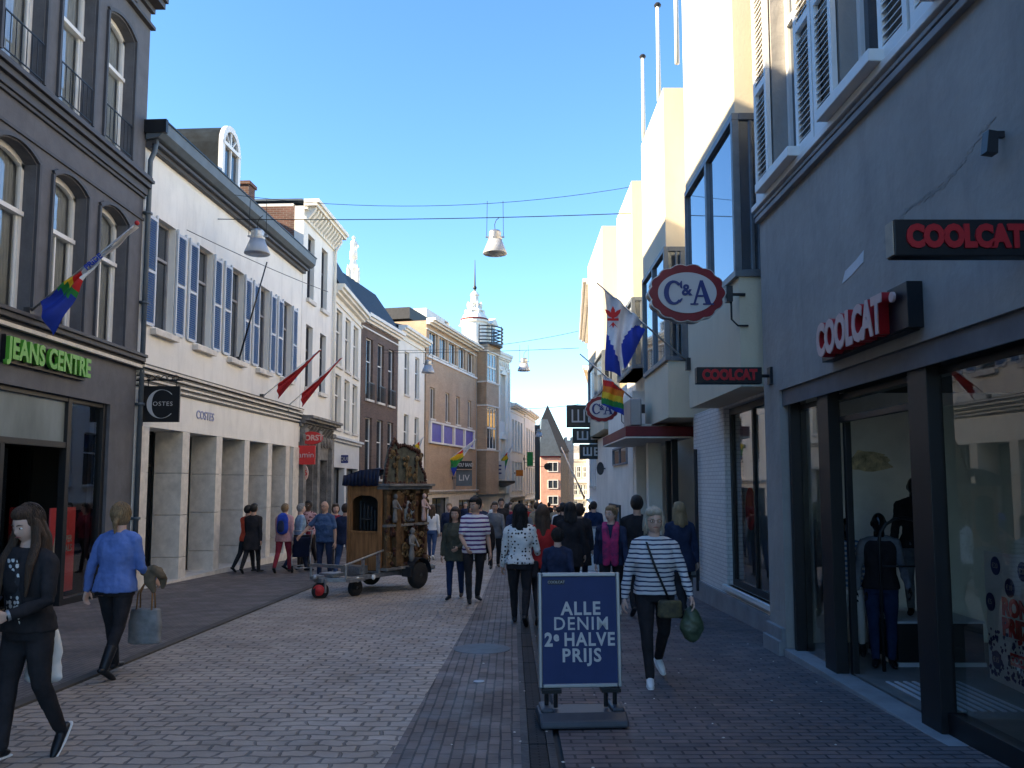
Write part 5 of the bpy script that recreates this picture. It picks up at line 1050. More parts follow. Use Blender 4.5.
# trailer under it
tr=empty('organ_trailer',(C.x,C.y,gz(16)+.004),yaw,'low steel two wheeled trailer with handrail and red nose wheel carrying the street organ','trailer')
mb=MB(); 
for y in (-.02,DP-.03): mb.box(-1.0,1.75,y,y+.06,.30,.38)
for x in (-.95,-.3,.4,1.1,1.69): mb.box(x,x+.06,.04,DP-.03,.31,.375)
mb.box(-.02,1.7,.0,DP,.376,.40)
mb.build('chassis','steel',tr,bevel=.004)
def wheel(parent,c,r,w_,hub='steel',ang=0):
    s0=MB(); s0.lathe([(r*.62,-w_/2),(r*.92,-w_/2),(r,-w_*.3),(r,w_*.3),(r*.92,w_/2),(r*.62,w_/2)],n=26)
    rim=MB(); rim.lathe([(r*.6,-w_*.4),(r*.63,-w_*.42),(r*.2,-w_*.3),(r*.16,-w_*.5),(.005,-w_*.5)],n=20); rim.lathe([(r*.16,w_*.5),(r*.2,w_*.3),(r*.62,w_*.42)],n=20)
    mt=Matrix.Translation(c)@Matrix.Rotation(ang,4,'Z')@Matrix.Rotation(R(90),4,'X')
    s0.xf(mt); rim.xf(mt); t=s0.build('wheel','rubber',parent,smooth=True); rim.build('rim',hub,t,smooth=False)
for y in (-.17,DP+.17):
    wheel(tr,(.94,y,.26),.26,.16)
    mb=MB(); n=10; rad=.33
    pts=[(.94-rad*math.cos(math.pi*k/n),.28+rad*math.sin(math.pi*k/n)*.95) for k in range(n+1)]
    for k in range(n): (xa,za),(xb,zb)=pts[k],pts[k+1]; mb.prism([(xa,za),(xb,zb),(xb*1.0,zb+.012),(xa,za+.012)],y-.1,y+.1)
    mb.box(.55,.62,y-.1,y+.1,.26,.45); mb.build('mudguard','darkmetal',tr)
mb=MB(); mb.tube((.94,-.1,.26),(.94,DP+.1,.26),.03); mb.build('axle','steel',tr)
mb=MB(); mb.path([(-1.0,0,.36),(-1.0,0,.62)],.022,6); mb.path([(-1.05,0,.60),(.05,-.02,.80)],.022,8); mb.box(-.12,-.06,-.03,.03,.38,.76); mb.box(-.55,-.5,-.02,.03,.38,.7); mb.path([(-1.0,DP,.36),(-1.0,DP,.6)],.022,6); mb.box(-1.02,-.98,.0,DP,.54,.60); mb.build('handrail','steel',tr,bevel=.003)
mb=MB(); mb.prismz([(-1.0,.0),(-1.2,DP/2-.05),(-1.2,DP/2+.05),(-1.0,DP)],.3,.37); mb.box(-1.3,-1.15,DP/2-.05,DP/2+.05,.30,.42); mb.ball((-1.35,DP/2,.40),.05); mb.box(-1.05,-.75,.25,.6,.38,.44); mb.box(-.4,-.15,.2,.65,.38,.52)
mb.box(-1.02,-.6,-.12,-.03,.3,.36); mb.build('drawbar','steel',tr,bevel=.004)
mb=MB(); mb.box(-1.3,-1.1,.3,.5,.30,.38); mb.box(-1.24,-1.2,.27,.3,.12,.36); mb.build('nose_wheel_fork','alu',tr,bevel=.004)
wheel(tr,(-1.22,.40,.15),.15,.12,'red',R(-25)); wheel(tr,(-.62,.1,.16),.16,.1); MB().lathe([(.095,0),(.10,.012),(.085,.02),(.05,.022),(.045,.03),(.01,.032)],n=20).xf(Matrix.Translation((-1.30,.36,.17))@Matrix.Rotation(R(-55),4,'Z')@Matrix.Rotation(R(90),4,'X')).build('red_lamp','red',tr,smooth=True)
for x in (-.3,-.75): MB().lathe([(.045,0),(.05,.02),(.03,.04)],n=12).xf(Matrix.Translation((x,-.05,.33))@Matrix.Rotation(R(90),4,'X')).build('reflector','painted',tr)

# ================================================================ push chair at the left
q=ground(300,573); pc=empty('pushchair',(q.x,q.y,gz(q.y)+.03),R(200),'folding pushchair with grey frame and dark seat held by the man in the polo shirt','pushchair')
mb=MB()
for s in (-1,1):
    x=s*.22; mb.path([(x,-.35,.12),(x,.1,.55),(x,.45,1.02)],.016,6); mb.path([(x,.3,.12),(x,.05,.45),(x,-.1,.62)],.016,6)
mb.path([(-.22,.45,1.02),(.22,.45,1.02)],.018,6); mb.path([(-.22,-.35,.12),(.22,-.35,.12)],.015,6); mb.path([(-.22,.3,.12),(.22,.3,.12)],.015,6); mb.build('frame','steel',pc,smooth=True)
mb=MB(); mb.prismx([(-.2,.4),(.12,.36),(.36,.85),(.32,.88),(.08,.42),(-.2,.45)],-.19,.19); mb.build('seat','tarp',pc,bevel=.02)
mb=MB()
for k in range(6):
    a0=R(80+k*16);a1=R(96+k*16); mb.prismx([(.32+.28*math.cos(a0)-.02,.6+.32*math.sin(a0)),(.32+.28*math.cos(a1)-.02,.6+.32*math.sin(a1)),(.32+.26*math.cos(a1)-.02,.6+.3*math.sin(a1)),(.32+.26*math.cos(a0)-.02,.6+.3*math.sin(a0))],-.2,.2)
mb.build('hood','black',pc)
for x in (-.22,.22):
    for y in (-.35,.3): wheel(pc,(x,y,.09),.09,.04,ang=R(90))

# mannequins' clothes rail and plinth inside the shop
def inshop(u,dy): return (3.04+dy+.01, 9.95-u)
x,y=3.83,8.2; rk=empty('clothes_rail',(x,y,-.12),0,'black arched clothes rail between the two mannequins in the shop window','clothes rail')
mb=MB(); pts=[(-.24,0,0),(-.24,0,1.25)]+[(-.24*math.cos(t),0,1.25+.22*math.sin(t)) for t in [math.pi*k/8 for k in range(1,8)]]+[(.24,0,1.25),(.24,0,0)]; mb.path(pts,.018,8); mb.path([(-.24,0,1.0),(.24,0,1.0)],.01,6); mb.build('rail','black',rk,smooth=True)
x,y=4.28,8.75; pl=empty('display_plinth',(x,y,-.12),0,'low black display plinth under the taller mannequin','plinth'); mb=MB(); mb.box(-.45,.4,-.35,.35,.04,.42); mb.build('box','black',pl,bevel=.006); mb=MB(); mb.box(-.46,.41,-.36,.36,.42,.44); mb.box(-.46,.41,-.36,.36,.0,.04); mb.build('edge','lgrey',pl)
# ================================================================ PEOPLE
SKIN=mat('skin',(.52,.31,.22),.55,var=.05,scale=6,spec=.3); SKINL=mat('skin_light',(.62,.40,.31),.55,var=.05,scale=6,spec=.3); SKIND=mat('skin_dark',(.10,.055,.035),.5,var=.05)
def cl(name,c,var=.18,rough=.9): return mat('cloth_'+name,c,rough,var=var,scale=6,spec=.12,bump=.25,bscale=22)
CB=cl('black',(.030,.028,.031)); CN=cl('navy',(.030,.040,.080)); CJ=cl('denim',(.045,.085,.19)); CDJ=cl('dark_denim',(.02,.035,.085)); CG=cl('grey',(.16,.17,.19)); CW=cl('white',(.7,.7,.7),.05); CR=cl('red',(.40,.03,.03)); CP=cl('pink',(.55,.3,.3)); CBR=cl('maroon',(.25,.03,.05)); CBL=cl('blue',(.13,.21,.50),.1); CPO=cl('polo_blue',(.07,.12,.23)); CBG=cl('beige',(.35,.27,.18)); COL_O=cl('coral',(.55,.08,.04)); CGR=cl('olive',(.08,.08,.06)); CLB=cl('light_blue',(.25,.36,.5))
def hm(name,c,c2=None): return mat('hair_'+name,c,.55,var=.3,scale=4,stretch=(30,30,1.5),bump=.7,bscale=6,spec=.4,col2=c2)
HB=hm('dark_brown',(.04,.022,.014)); HBR=hm('brown',(.085,.048,.028),(.035,.018,.010)); HBK=hm('black',(.012,.01,.01)); HBL=hm('blonde',(.38,.26,.13),(.2,.13,.07)); HG=hm('grey_blonde',(.62,.55,.44),(.34,.29,.22)); HGR=hm('grey',(.32,.31,.3)); HLB=hm('light_brown',(.36,.24,.12),(.15,.09,.045))
def lerp(a,b,t): return a+(b-a)*t
class Fig: pass
def skeleton(H,pose,W):
    f=Fig(); k=H; g=lambda n,d:pose.get(n,d)
    f.H=H; hipz=.525*k; lean=R(g('lean',2)); f.lean=lean
    def ln(x,y,z):           # lean the trunk forward about the hips
        dz=z-hipz; return Vector((x+dz*math.sin(R(g('side',0))), y*1-dz*math.sin(lean), hipz+dz*math.cos(lean)))
    f.ln=ln; f.legs=[]; f.arms=[]; f.feet=[]
    for s,(sw,kn) in ((-1,g('legR',(14,4))),(1,g('legL',(-16,18)))):
        hip=Vector((s*.052*k*W,0,hipz-.005*k)); a=R(sw); b=R(sw-kn); sp=s*.012*k
        knee=hip+Vector((sp*.3,-.24*k*math.sin(a),-.24*k*math.cos(a))); ank=knee+Vector((-sp*.6,-.238*k*math.sin(b),-.238*k*math.cos(b)))
        pitch=R(g('footR' if s<0 else 'footL', 0 if kn<12 else min(60,kn*1.2+ (10 if sw<0 else 0)))); f.legs.append([hip,knee,ank]); f.feet.append((ank,pitch,s))
    for s,(fw,ab,el,inn) in ((-1,g('armR',(-12,9,14,0))),(1,g('armL',(14,9,20,0)))):
        sh=ln(s*.098*k*(.5+.5*W),0,.796*k); fa=R(fw); ab=R(ab); u=Vector((s*math.sin(ab),-math.sin(fa)*math.cos(ab),-math.cos(fa)*math.cos(ab))).normalized(); elb=sh+u*.172*k
        f2=R(fw+el); i2=R(inn); d2=Vector((s*math.sin(ab)*.6-s*math.sin(i2),-math.sin(f2)*math.cos(i2),-math.cos(f2)*math.cos(i2))).normalized(); wr=elb+d2*.146*k
        f.arms.append([sh,elb,wr,d2,s])
    # drop so that the lowest sole touches the ground
    low=1e9
    for ank,p,s in f.feet: low=min(low, ank.z-.04*k*math.cos(p)-max(0,.09*k*math.sin(p)))
    f.dz=-low
    for L_ in f.legs:
        for p in L_: p.z+=f.dz
    for A in f.arms:
        for p in A[:3]: p.z+=f.dz
    _ln=ln; f.ln=lambda x,y,z:(_ln(x,y,z)+Vector((0,0,f.dz)))
    f.headC=f.ln(0,-.008*k,.932*k); f.neck=f.ln(0,0,.845*k)
    return f
def trunk(mb,f,off,z0,z1,W,B=1.0,hip=1.0,n=20,flare=0,sh=1.0):
    k=f.H; T=[(.36,.09,.07),(.46,.097,.072),(.50,.100,.075),(.54,.096,.072),(.60,.080,.060),(.64,.078,.060),(.70,.090,.070),(.745,.093,.070),(.775,.090,.064),(.80,.078,.055),(.82,.056,.046),(.842,.042,.040)]
    rings=[]
    def val(z):
        for i in range(len(T)-1):
            if T[i][0]<=z<=T[i+1][0]: t=(z-T[i][0])/(T[i+1][0]-T[i][0]); return lerp(T[i][1],T[i+1][1],t),lerp(T[i][2],T[i+1][2],t)
        return T[0][1:] if z<T[0][0] else T[-1][1:]
    zs=sorted({z0,z1,*[t[0] for t in T if z0<t[0]<z1]})
    for z in zs:
        rx,ry=val(z); m=(hip if z<.6 else (B if z<.74 else sh)); fl=flare*max(0,(.56-z))*1.0
        rx=(rx*W*m+fl)*k+off; ry=(ry*m+fl)*k+off
        c=f.ln(0,(.004 if z<.6 else 0)*k,z*k); rings.append([(c.x+rx*math.copysign(abs(math.cos(a))**.85,math.cos(a)),c.y+ry*math.copysign(abs(math.sin(a))**.85,math.sin(a)),c.z) for a in [2*math.pi*q/n for q in range(n)]])
    mb.rings(rings)
def head(mb,f,yaw,pit,s=1.07):
    k=f.H/1.7*s; n,m=28,22; mt=Matrix.Translation(f.headC)@Matrix.Rotation(R(yaw),4,'Z')@Matrix.Rotation(R(pit),4,'X'); f.hm=mt; f.hk=k; rings=[]
    for j in range(m+1):
        th=math.pi*max(.02,min(.98,j/m)); ring=[]
        for i in range(n):
            ph=2*math.pi*i/n; x=math.sin(th)*math.sin(ph); y=-math.sin(th)*math.cos(ph); z=-math.cos(th)
            X,Y,Z=x*.074,y*.093,z*.115; fr=max(0,-y)
            if z<0: t=-z; X*=1-.30*t**1.6; Y=Y*(1-.12*t)-(.012*t*fr if y<0 else -.0); Y+= (.03*t if y>0 else 0)*-1
            if y<0:
                ex=math.exp(-((abs(x)-.36)/.16)**2-((z-.06)/.13)**2); Y+=.010*ex
                Y-=.022*math.exp(-(x/.13)**2)*max(0,min(1,(.12-z)/.34))*(1 if z>-.24 else math.exp(-((z+.24)/.05)**2))
                Y-=.005*math.exp(-(x/.3)**2-((z+.43)/.07)**2); Y+=.004*math.exp(-(x/.3)**2-((z+.435)/.018)**2); Y-=.006*math.exp(-(x/.25)**2-((z+.78)/.12)**2); Y-=.003*math.exp(-((z-.2)/.08)**2)*math.exp(-(x/.5)**2)
            ring.append(mt@Vector((X*k,Y*k,Z*k)))
        rings.append(ring)
    mb.rings(rings)
    for s_ in (-1,1):
        st=len(mb.v); mb.ball((0,0,0),.010*k,.020*k,.032*k,8,6); mb.xf(mt@Matrix.Translation((s_*.074*k,.010*k,-.004*k))@Matrix.Rotation(s_*R(18),4,'Z'),st)
    a=f.hm@Vector((0,.02*k,-.07*k)); mb.limb([f.neck+Vector((0,0,-.02*f.H)),a],[.038*f.H*.98,.033*f.H],14)
def hand(mb,f,A,curl=35,spread=1.0,k=None):
    sh,el,wr,d,s=A; k=f.H/1.7; side=Vector((-s,0,0)); lat=d.cross(side); 
    if lat.length<.1: lat=Vector((0,-1,0))
    lat.normalize(); nrm=lat.cross(d).normalized(); 
    if nrm.dot(side)<0: nrm=-nrm
    fw=lat if lat.y<0 else -lat
    pc=wr+d*.085*k
    for q in (-1,-.35,.35,1): mb.limb([wr+fw*q*.012*k,wr+d*.045*k+fw*q*.024*k,pc+fw*q*.029*k],[.016*k,.0165*k,.0135*k],8)
    for q,(ln_,) in zip((1,.35,-.35,-1),((.07,),(.078,),(.072,),(.058,))):
        p=pc+fw*q*.030*k; dd=d; pts=[p]; c=R(curl)
        for j in range(3):
            dd=(dd*math.cos(c*(.5+.3*j))+nrm*math.sin(c*(.5+.3*j))).normalized(); p=p+dd*(ln_*k*(.42,.32,.26)[j]); pts.append(p)
        mb.limb(pts,[.0098*k,.0092*k,.0085*k,.0072*k],8)
    p=wr+d*.025*k+fw*.022*k; t1=p+(d*.6+fw*.65+nrm*.35).normalized()*.04*k; t2=t1+(d*.9+fw*.1+nrm*.45).normalized()*.03*k; t3=t2+(d*.9-fw*.05+nrm*.5).normalized()*.022*k; mb.limb([p,t1,t2,t3],[.014*k,.012*k,.0105*k,.008*k],8)
def organic(mb,name,m,parent,vox,disp=0.0,smooth_it=2,dscale=.12,seed=0):
    if disp:
        pass
    o=mb.build(name,m,parent,smooth=True)
    r=o.modifiers.new('r','REMESH'); r.mode='VOXEL'; r.voxel_size=vox; r.use_smooth_shade=True
    s=o.modifiers.new('s','SMOOTH'); s.iterations=smooth_it; s.factor=.5
    if disp:
        t=bpy.data.textures.get('folds') or bpy.data.textures.new('folds','CLOUDS'); t.noise_scale=.11; t.noise_depth=2
        d=o.modifiers.new('d','DISPLACE'); d.texture=t; d.strength=disp; d.mid_level=.5; d.texture_coords='LOCAL'
    return o
NP=0
def person(px,py,H,yaw,label,top=CB,pants=CB,hair=HB,skin=SKIN,shoes='black',pose={},W=1.0,B=1.0,hip=1.0,sleeve='long',hem=.5,hairstyle='short',coat=None,face=True,det=1,pos=None,headyaw=0,headpit=0,sh=1.0,group=None,name='person',smat=None,cat='person',lowtop=None,z=None,hands=True,curl=35,trouser_end=1.0,flare=0.0,loose=.012,bald=False,frontlocks=False):
    global NP; NP+=1
    if pos is None: p=ground(px,py); pos=(p.x,p.y)
    gg=gz(pos[1])+.012 if z is None else z
    if pos[0]<-4.2 and z is None: gg+=.02
    r=empty(name,(pos[0],pos[1],gg),R(yaw),label,cat,group); f=skeleton(H,pose,W); k=H; vox={0:.022,1:.014,2:.0085,3:.0066}[det]; r_=f
    mb=MB(); trunk(mb,f,-.004,.47,.842,W,B,hip,sh=sh); head(mb,f,headyaw,headpit)
    for A in f.arms:
        sh_,el,wr,d,s=A; mb.limb([sh_,sh_.lerp(el,.5),el,el.lerp(wr,.35),wr],[.030*k,.026*k,.021*k,.022*k,.0145*k],12)
        if hands: hand(mb,f,A,curl)
    for L_ in f.legs: mb.limb([L_[0],L_[0].lerp(L_[1],.4),L_[1],L_[1].lerp(L_[2],.35),L_[2]],[.048*k,.044*k,.029*k,.031*k,.019*k],12)
    body_=organic(mb,'body',skin,r,vox,smooth_it=1 if det>1 else 2)
    # trousers
    mb=MB(); trunk(mb,f,.006,.47,.60,W,B,hip)
    for L_ in f.legs:
        a,b,c=L_; e=b.lerp(c,.97*trouser_end if trouser_end<=1 else 1); mb.limb([a,a.lerp(b,.45),b,b.lerp(c,.4*trouser_end),e],[.056*k*hip,.049*k+.004,.034*k+.004+flare*.3,.032*k+.003+flare*.6,.024*k+.003+flare],14)
    organic(mb,'trousers',pants,r,max(vox,.01),disp=.012 if det>0 else 0)
    # shoes
    for ank,p,s in f.feet:
        mb=MB(); q=.001+k*.0; d=Vector((s*.12,-math.cos(p),-math.sin(p))).normalized(); u=Vector((0,-math.sin(p),math.cos(p))); heel=ank-u*.022*k-d*.022*k
        mb.limb([heel,heel+d*.05*k+u*.004*k,heel+d*.10*k-u*.003*k,heel+d*.128*k-u*.006*k],[.0195*k,.024*k,.0215*k,.015*k],10,flat=.8,up=(1,0,0)); mb.limb([ank+u*.01*k,ank-u*.015*k],[.023*k,.024*k],10)
        organic(mb,'shoe',smat or shoes,r,.01,smooth_it=1)
        if shoes in('painted','wtext') or smat:
            mb=MB(); c0=heel-u*.016*k; mb.limb([c0-d*.01*k,c0+d*.06*k,c0+d*.128*k],[.019*k,.024*k,.018*k],10,flat=.28,up=(1,0,0)); mb.build('sole','painted',r,smooth=True)
    # top
    mb=MB(); trunk(mb,f,loose,hem,.842,W,B,hip,flare=.0 if coat is None else .12,sh=sh)
    for A in f.arms:
        s0,el,wr,d,s=A; mb.limb([s0-Vector((s*.075*k,0,-.034*k)),s0-Vector((s*.03*k,0,-.012*k)),s0],[.024*k+loose*.5,.031*k+loose*.5,.035*k],12)
        if sleeve=='long': mb.limb([s0,s0.lerp(el,.5),el,el.lerp(wr,.5),el.lerp(wr,.97)],[.036*k+.003,.032*k+.004,.027*k+.004,.025*k+.004,.019*k+.004],14)
        elif sleeve=='short': mb.limb([s0,s0.lerp(el,.4),s0.lerp(el,.72)],[.037*k,.034*k+.002,.033*k+.003],14)
    organic(mb,'coat' if coat else 'top',top,r,max(vox,.0095),disp=.034 if det>1 else (.018 if det>0 else 0))
    # hair
    hk=f.hk; hmx=f.hm; mb=MB()
    def hb(c,rx,ry,rz): st=len(mb.v); mb.ball((0,0,0),rx*hk,ry*hk,rz*hk,18,14); mb.xf(hmx@Matrix.Translation(Vector(c)*hk),st)
    if hairstyle!='none':
        hb((0,.028,.026),.090,.094,.108)
        hb((0,-.002,.084),.074,.086,.054)
    if hairstyle=='bob': hb((0,.035,.0),.099,.090,.12); hb((-.078,.012,.0),.020,.05,.07); hb((.078,.012,.0),.020,.05,.07); hb((-.03,-.03,.088),.058,.070,.045)
    if hairstyle in('long','verylong'):
        L_=-.26 if hairstyle=='long' else -.42
        for x,y0,w_ in ((0,.055,.05),(-.055,.035,.038),(.055,.035,.038),(-.078,.0,.024),(.078,.0,.024)):
            top_=hmx@(Vector((x,y0,.03))*hk); mid=hmx@(Vector((x*1.1,y0+.02,-.10))*hk); end=Vector((mid.x*1.02+x*.15,mid.y+.005+(.02 if y0>.03 else -.035),mid.z+(L_+.1+.04*abs(x)/.07)*hk)); mb.limb([top_,mid,mid.lerp(end,.6),end],[w_*hk*1.05,w_*hk*1.1,w_*hk*1.15,w_*hk*.45],12)
    if hairstyle=='ponytail': 
        hb((0,.02,.0),.089,.09,.10); a=hmx@(Vector((0,.095,.0))*hk); mb.limb([hmx@(Vector((0,.08,.02))*hk),a,a+Vector((0,.035,-.06))*hk,a+Vector((.01,.02,-.15))*hk],[.03*hk,.022*hk,.026*hk,.01*hk],10); hb((0,-.0,.02),.081,.085,.098) if False else None
    if hairstyle=='cap': hb((0,.0,.045),.088,.102,.075)
    if frontlocks:
        for s_ in (-1,1):
            a=hmx@(Vector((s_*.076,.0,.02))*hk); mb.limb([a,a+Vector((s_*.025,-.01,-.14))*hk,a+Vector((s_*.045,-.075,-.27))*hk,a+Vector((s_*.035,-.085,-.46))*hk],[.03*hk,.036*hk,.034*hk,.012*hk],12,flat=.6)
    if hairstyle!='none' and det>=2:      # loose strands over the hair mass
        rs=random.Random(NP); sm_=MB(); n_s=170 if det==3 else 90; long_={'long':.24,'verylong':.42,'bob':.12,'ponytail':.0}.get(hairstyle,0)
        for _ in range(n_s):
            th=rs.uniform(.05,1.0); ph=rs.uniform(-math.pi*.80,math.pi*.80) if th>.5 else rs.uniform(-math.pi,math.pi)
            d0=lambda t_,p_,e: hmx@(Vector(((.091+e)*math.sin(p_)*math.sin(t_*math.pi*.62),(.092+e)*math.cos(p_)*math.sin(t_*math.pi*.62)+.024,.034+(.106+e)*math.cos(t_*math.pi*.62)))*hk)
            e=rs.uniform(-.001,.004); pts=[d0(max(.02,th-.25+.12*q),ph+rs.uniform(-.06,.06),e) for q in range(4)]
            if long_ and th>.55 and abs(ph)<2.2:
                l_=pts[-1]; w1=rs.uniform(-.012,.012)
                for q in (.3,.65,1.0): pts.append(Vector((l_.x*(1+.05*q)+w1*q,l_.y+(.012 if abs(ph)<1 else -.0)+.01*math.sin(q*4),l_.z-long_*hk*q*rs.uniform(.85,1.05))))
            sm_.limb(pts,[.0035*hk]+[.0045*hk]*(len(pts)-2)+[.0012*hk],4,cap=False)
        sm_.build('hair_strands',hair,r,smooth=True)
    if hairstyle!='none': organic(mb,'hair',hair,r,max(.007,vox*.9),disp=.008 if det>0 else 0,smooth_it=1)
    # face
    if face and det>=1:
        for s_ in (-1,1):
            mb=MB(); st=0; mb.ball((0,0,0),.0135*hk,.009*hk,.0065*hk,10,6); mb.xf(hmx@Matrix.Translation(Vector((s_*.030,-.0765,.006))*hk)); e=mb.build('eye','painted',r,smooth=True)
            mb=MB(); mb.ball((0,0,0),.006*hk,.006*hk,.0062*hk,8,6); mb.xf(hmx@Matrix.Translation(Vector((s_*.030,-.0825,.006))*hk)); mb.build('iris',HB,e)
            mb=MB(); mb.limb([Vector((s_*.014,-.089,.026))*hk,Vector((s_*.032,-.087,.031))*hk,Vector((s_*.050,-.075,.024))*hk],[.003*hk,.0038*hk,.002*hk],6); mb.xf(hmx); mb.build('eyebrow',hair if not bald else HB,r,smooth=True)
        mb=MB(); mb.limb([Vector((-.023,-.0865,-.050))*hk,Vector((0,-.0955,-.048))*hk,Vector((.023,-.0865,-.050))*hk],[.002*hk,.0055*hk,.002*hk],8); mb.xf(hmx); mb.build('mouth',mat('lips',(.38,.13,.11),.5),r,smooth=True)
    r['_f']=0; del r['_f']; f.root=r; return f
def wpt(f,p): 
    r=f.root; c,s=math.cos(r.rotation_euler.z),math.sin(r.rotation_euler.z); return Vector((r.location.x+p.x*c-p.y*s, r.location.y+p.x*s+p.y*c, r.location.z+p.z))
def glasses(f,m='steel'):
    hk=f.hk; mb=MB()
    for s_ in (-1,1):
        mb.path([Vector((s_*.031+.02*math.cos(a),-.093,.006+.015*math.sin(a)))*hk for a in [i*math.pi/6 for i in range(13)]],.0018*hk,5); mb.path([Vector((s_*.051,-.092,.01))*hk,Vector((s_*.076,-.01,.01))*hk],.0018*hk,5)
    mb.path([Vector((-.011,-.094,.01))*hk,Vector((.011,-.094,.01))*hk],.0018*hk,5); mb.xf(f.hm); mb.build('glasses',m,f.root)
def strap(f,pts,m='black',name='bag_strap'): pass

# --- 1 brunette with phone, front left
P1=person(22,772,1.61,-16,'young woman with long brown hair in a black jacket looking down at her phone',top=CB,pants=CB,hair=HBR,skin=SKINL,smat='black',frontlocks=True,pos=(-3.20,5.6),
  pose=dict(legL=(-6,24),legR=(8,2),armL=(8,12,62,38),armR=(18,10,85,38),lean=3,footL=50),hairstyle='verylong',det=3,headyaw=-4,headpit=18,hem=.50,W=.98,loose=.02)
f=P1; mb=MB()
# patterned blouse front
pt_=[f.ln(x*1.7,-.066*f.H-.014-.012*(z>.7),z*f.H) for x,z in ((-.035,.52),(.035,.52),(.032,.70),(.022,.80),(-.022,.80),(-.032,.70))]
mb.add([tuple(p) for p in pt_]+[(p.x,p.y+.012,p.z) for p in pt_],[(0,1,2,3,4,5),(11,10,9,8,7,6)]+[(i,i+6,(i+1)%6+6,(i+1)%6) for i in range(6)]); mb.build('blouse',spotmat('blouse_print',(.03,.03,.035),(.6,.6,.58),30,.42),f.root,smooth=True)
hp=(P1.arms[0][2]+P1.arms[1][2])/2+P1.arms[0][3]*.09; ph=empty('phone',tuple(wpt(P1,hp)),R(-14),'dark mobile phone held in both hands by the brunette','phone')
mb=MB(); mb.box(-.037,.037,-.005,.005,-.07,.07); q_=mb.build('casing','black',ph,bevel=.003,rot=(R(-50),0,0)); MB().box(-.033,.033,.0052,.006,-.062,.062).build('screen','pane',q_)
wr=at(46,618,5.75)
bg_=empty('plastic_bag',(wr.x,wr.y,wr.z),0,'white plastic carrier bag with red and blue print beside the brunette','bag')
mb=MB(); n=14
mb.rings([[(a*math.cos(t)*1.0,a*.5*math.sin(t),z) for t in [2*math.pi*i/n for i in range(n)]] for z,a in ((-.42,.10),(-.40,.12),(-.25,.125),(-.1,.10),(-.02,.05),(.02,.02))]); b_=organic(mb,'sack','painted',bg_,.012,disp=.03)
MB().box(-.02,.07,-.075,-.066,-.32,-.2).build('red_print','red',bg_); MB().box(-.05,.06,-.075,-.066,-.39,-.345).build('blue_print',mat('print_blue',(.2,.45,.65),.5),bg_)
mb=MB(); mb.path([(-.03,0,0),(-.03,0,.1),(.0,0,.14),(.03,0,.1),(.03,0,0)],.006,6); mb.build('handle','painted',bg_)
mb=MB(); 
for A in (P1.arms[1],): mb.limb([A[2]-A[3]*.01,A[2]+A[3]*.006],[.021*1.7,.021*1.7],14,cap=False)
mb.build('wristwatch','alu',P1.root)
# --- 2 woman in blue jacket, walking away
P2=person(112,677,1.65,172,'blonde woman in a bright blue jacket and black trousers walking away with a tote bag',top=CBL,pants=CB,hair=HLB,skin=SKINL,shoes='black',
  pose=dict(legL=(14,4),legR=(-12,16),armL=(-6,20,10,0),armR=(6,12,50,0),lean=3),hairstyle='ponytail',det=3,hem=.49,headyaw=12,trouser_end=.82,loose=.024,hip=1.06,W=1.08,B=1.06)
for ank,p,s in P2.feet:
    kn_=[L_[1] for L_ in P2.legs if L_[2] is ank][0]; mb=MB(); mb.limb([ank,ank.lerp(kn_,.25),ank.lerp(kn_,.5)],[.045,.05,.055],12); mb.build('boot_shaft','black',P2.root,smooth=True)
w_=wpt(P2,P2.arms[0][2]+P2.arms[0][3]*.09); w_.x-=.12
tb=empty('tote_bag',(w_.x,w_.y-.02,w_.z),R(-4),'large pale grey tote bag with tan handles carried by the woman in blue','bag')
mb=MB(); mb.rings([[(a*math.copysign(abs(math.cos(t))**.5,math.cos(t)),.06*math.copysign(abs(math.sin(t))**.6,math.sin(t))*e,z) for t in [2*math.pi*i/24 for i in range(24)]] for z,a,e in ((-.60,.15,.9),(-.585,.165,1),(-.4,.165,1),(-.26,.15,.9),(-.25,.145,.6))]); organic(mb,'bag_body',cl('tote',(.25,.25,.25)),tb,.012,disp=.016)
mb=MB()
for yy in (-.04,.04): mb.path([(-.08,yy,-.27),(-.075,yy*.6,-.1),(-.02,0,-.0),(.03,0,-.0),(.075,yy*.6,-.1),(.08,yy,-.27)],.009,6)
mb.build('handle',mat('tan_leather',(.35,.18,.07),.5),tb,smooth=True)
w_=wpt(P2,P2.arms[0][1].lerp(P2.arms[0][2],.6)); jk=empty('folded_jacket',(w_.x+.03,w_.y-.05,w_.z),0,'brown and taupe folded jacket draped over the arm of the woman in blue','jacket')
mb=MB(); mb.limb([(-.06,0,.03),(.03,0,.06),(.12,.0,.0)],[.045,.06,.05],10,flat=.8); mb.limb([(.0,-.02,.03),(.02,-.04,-.06),(.05,-.03,-.15)],[.06,.055,.03],10,flat=.5); mb.limb([(.08,.02,.03),(.13,.03,-.05),(.12,.03,-.12)],[.055,.05,.03],10,flat=.5); organic(mb,'jacket',cl('taupe',(.17,.125,.08)),jk,.010,disp=.03)
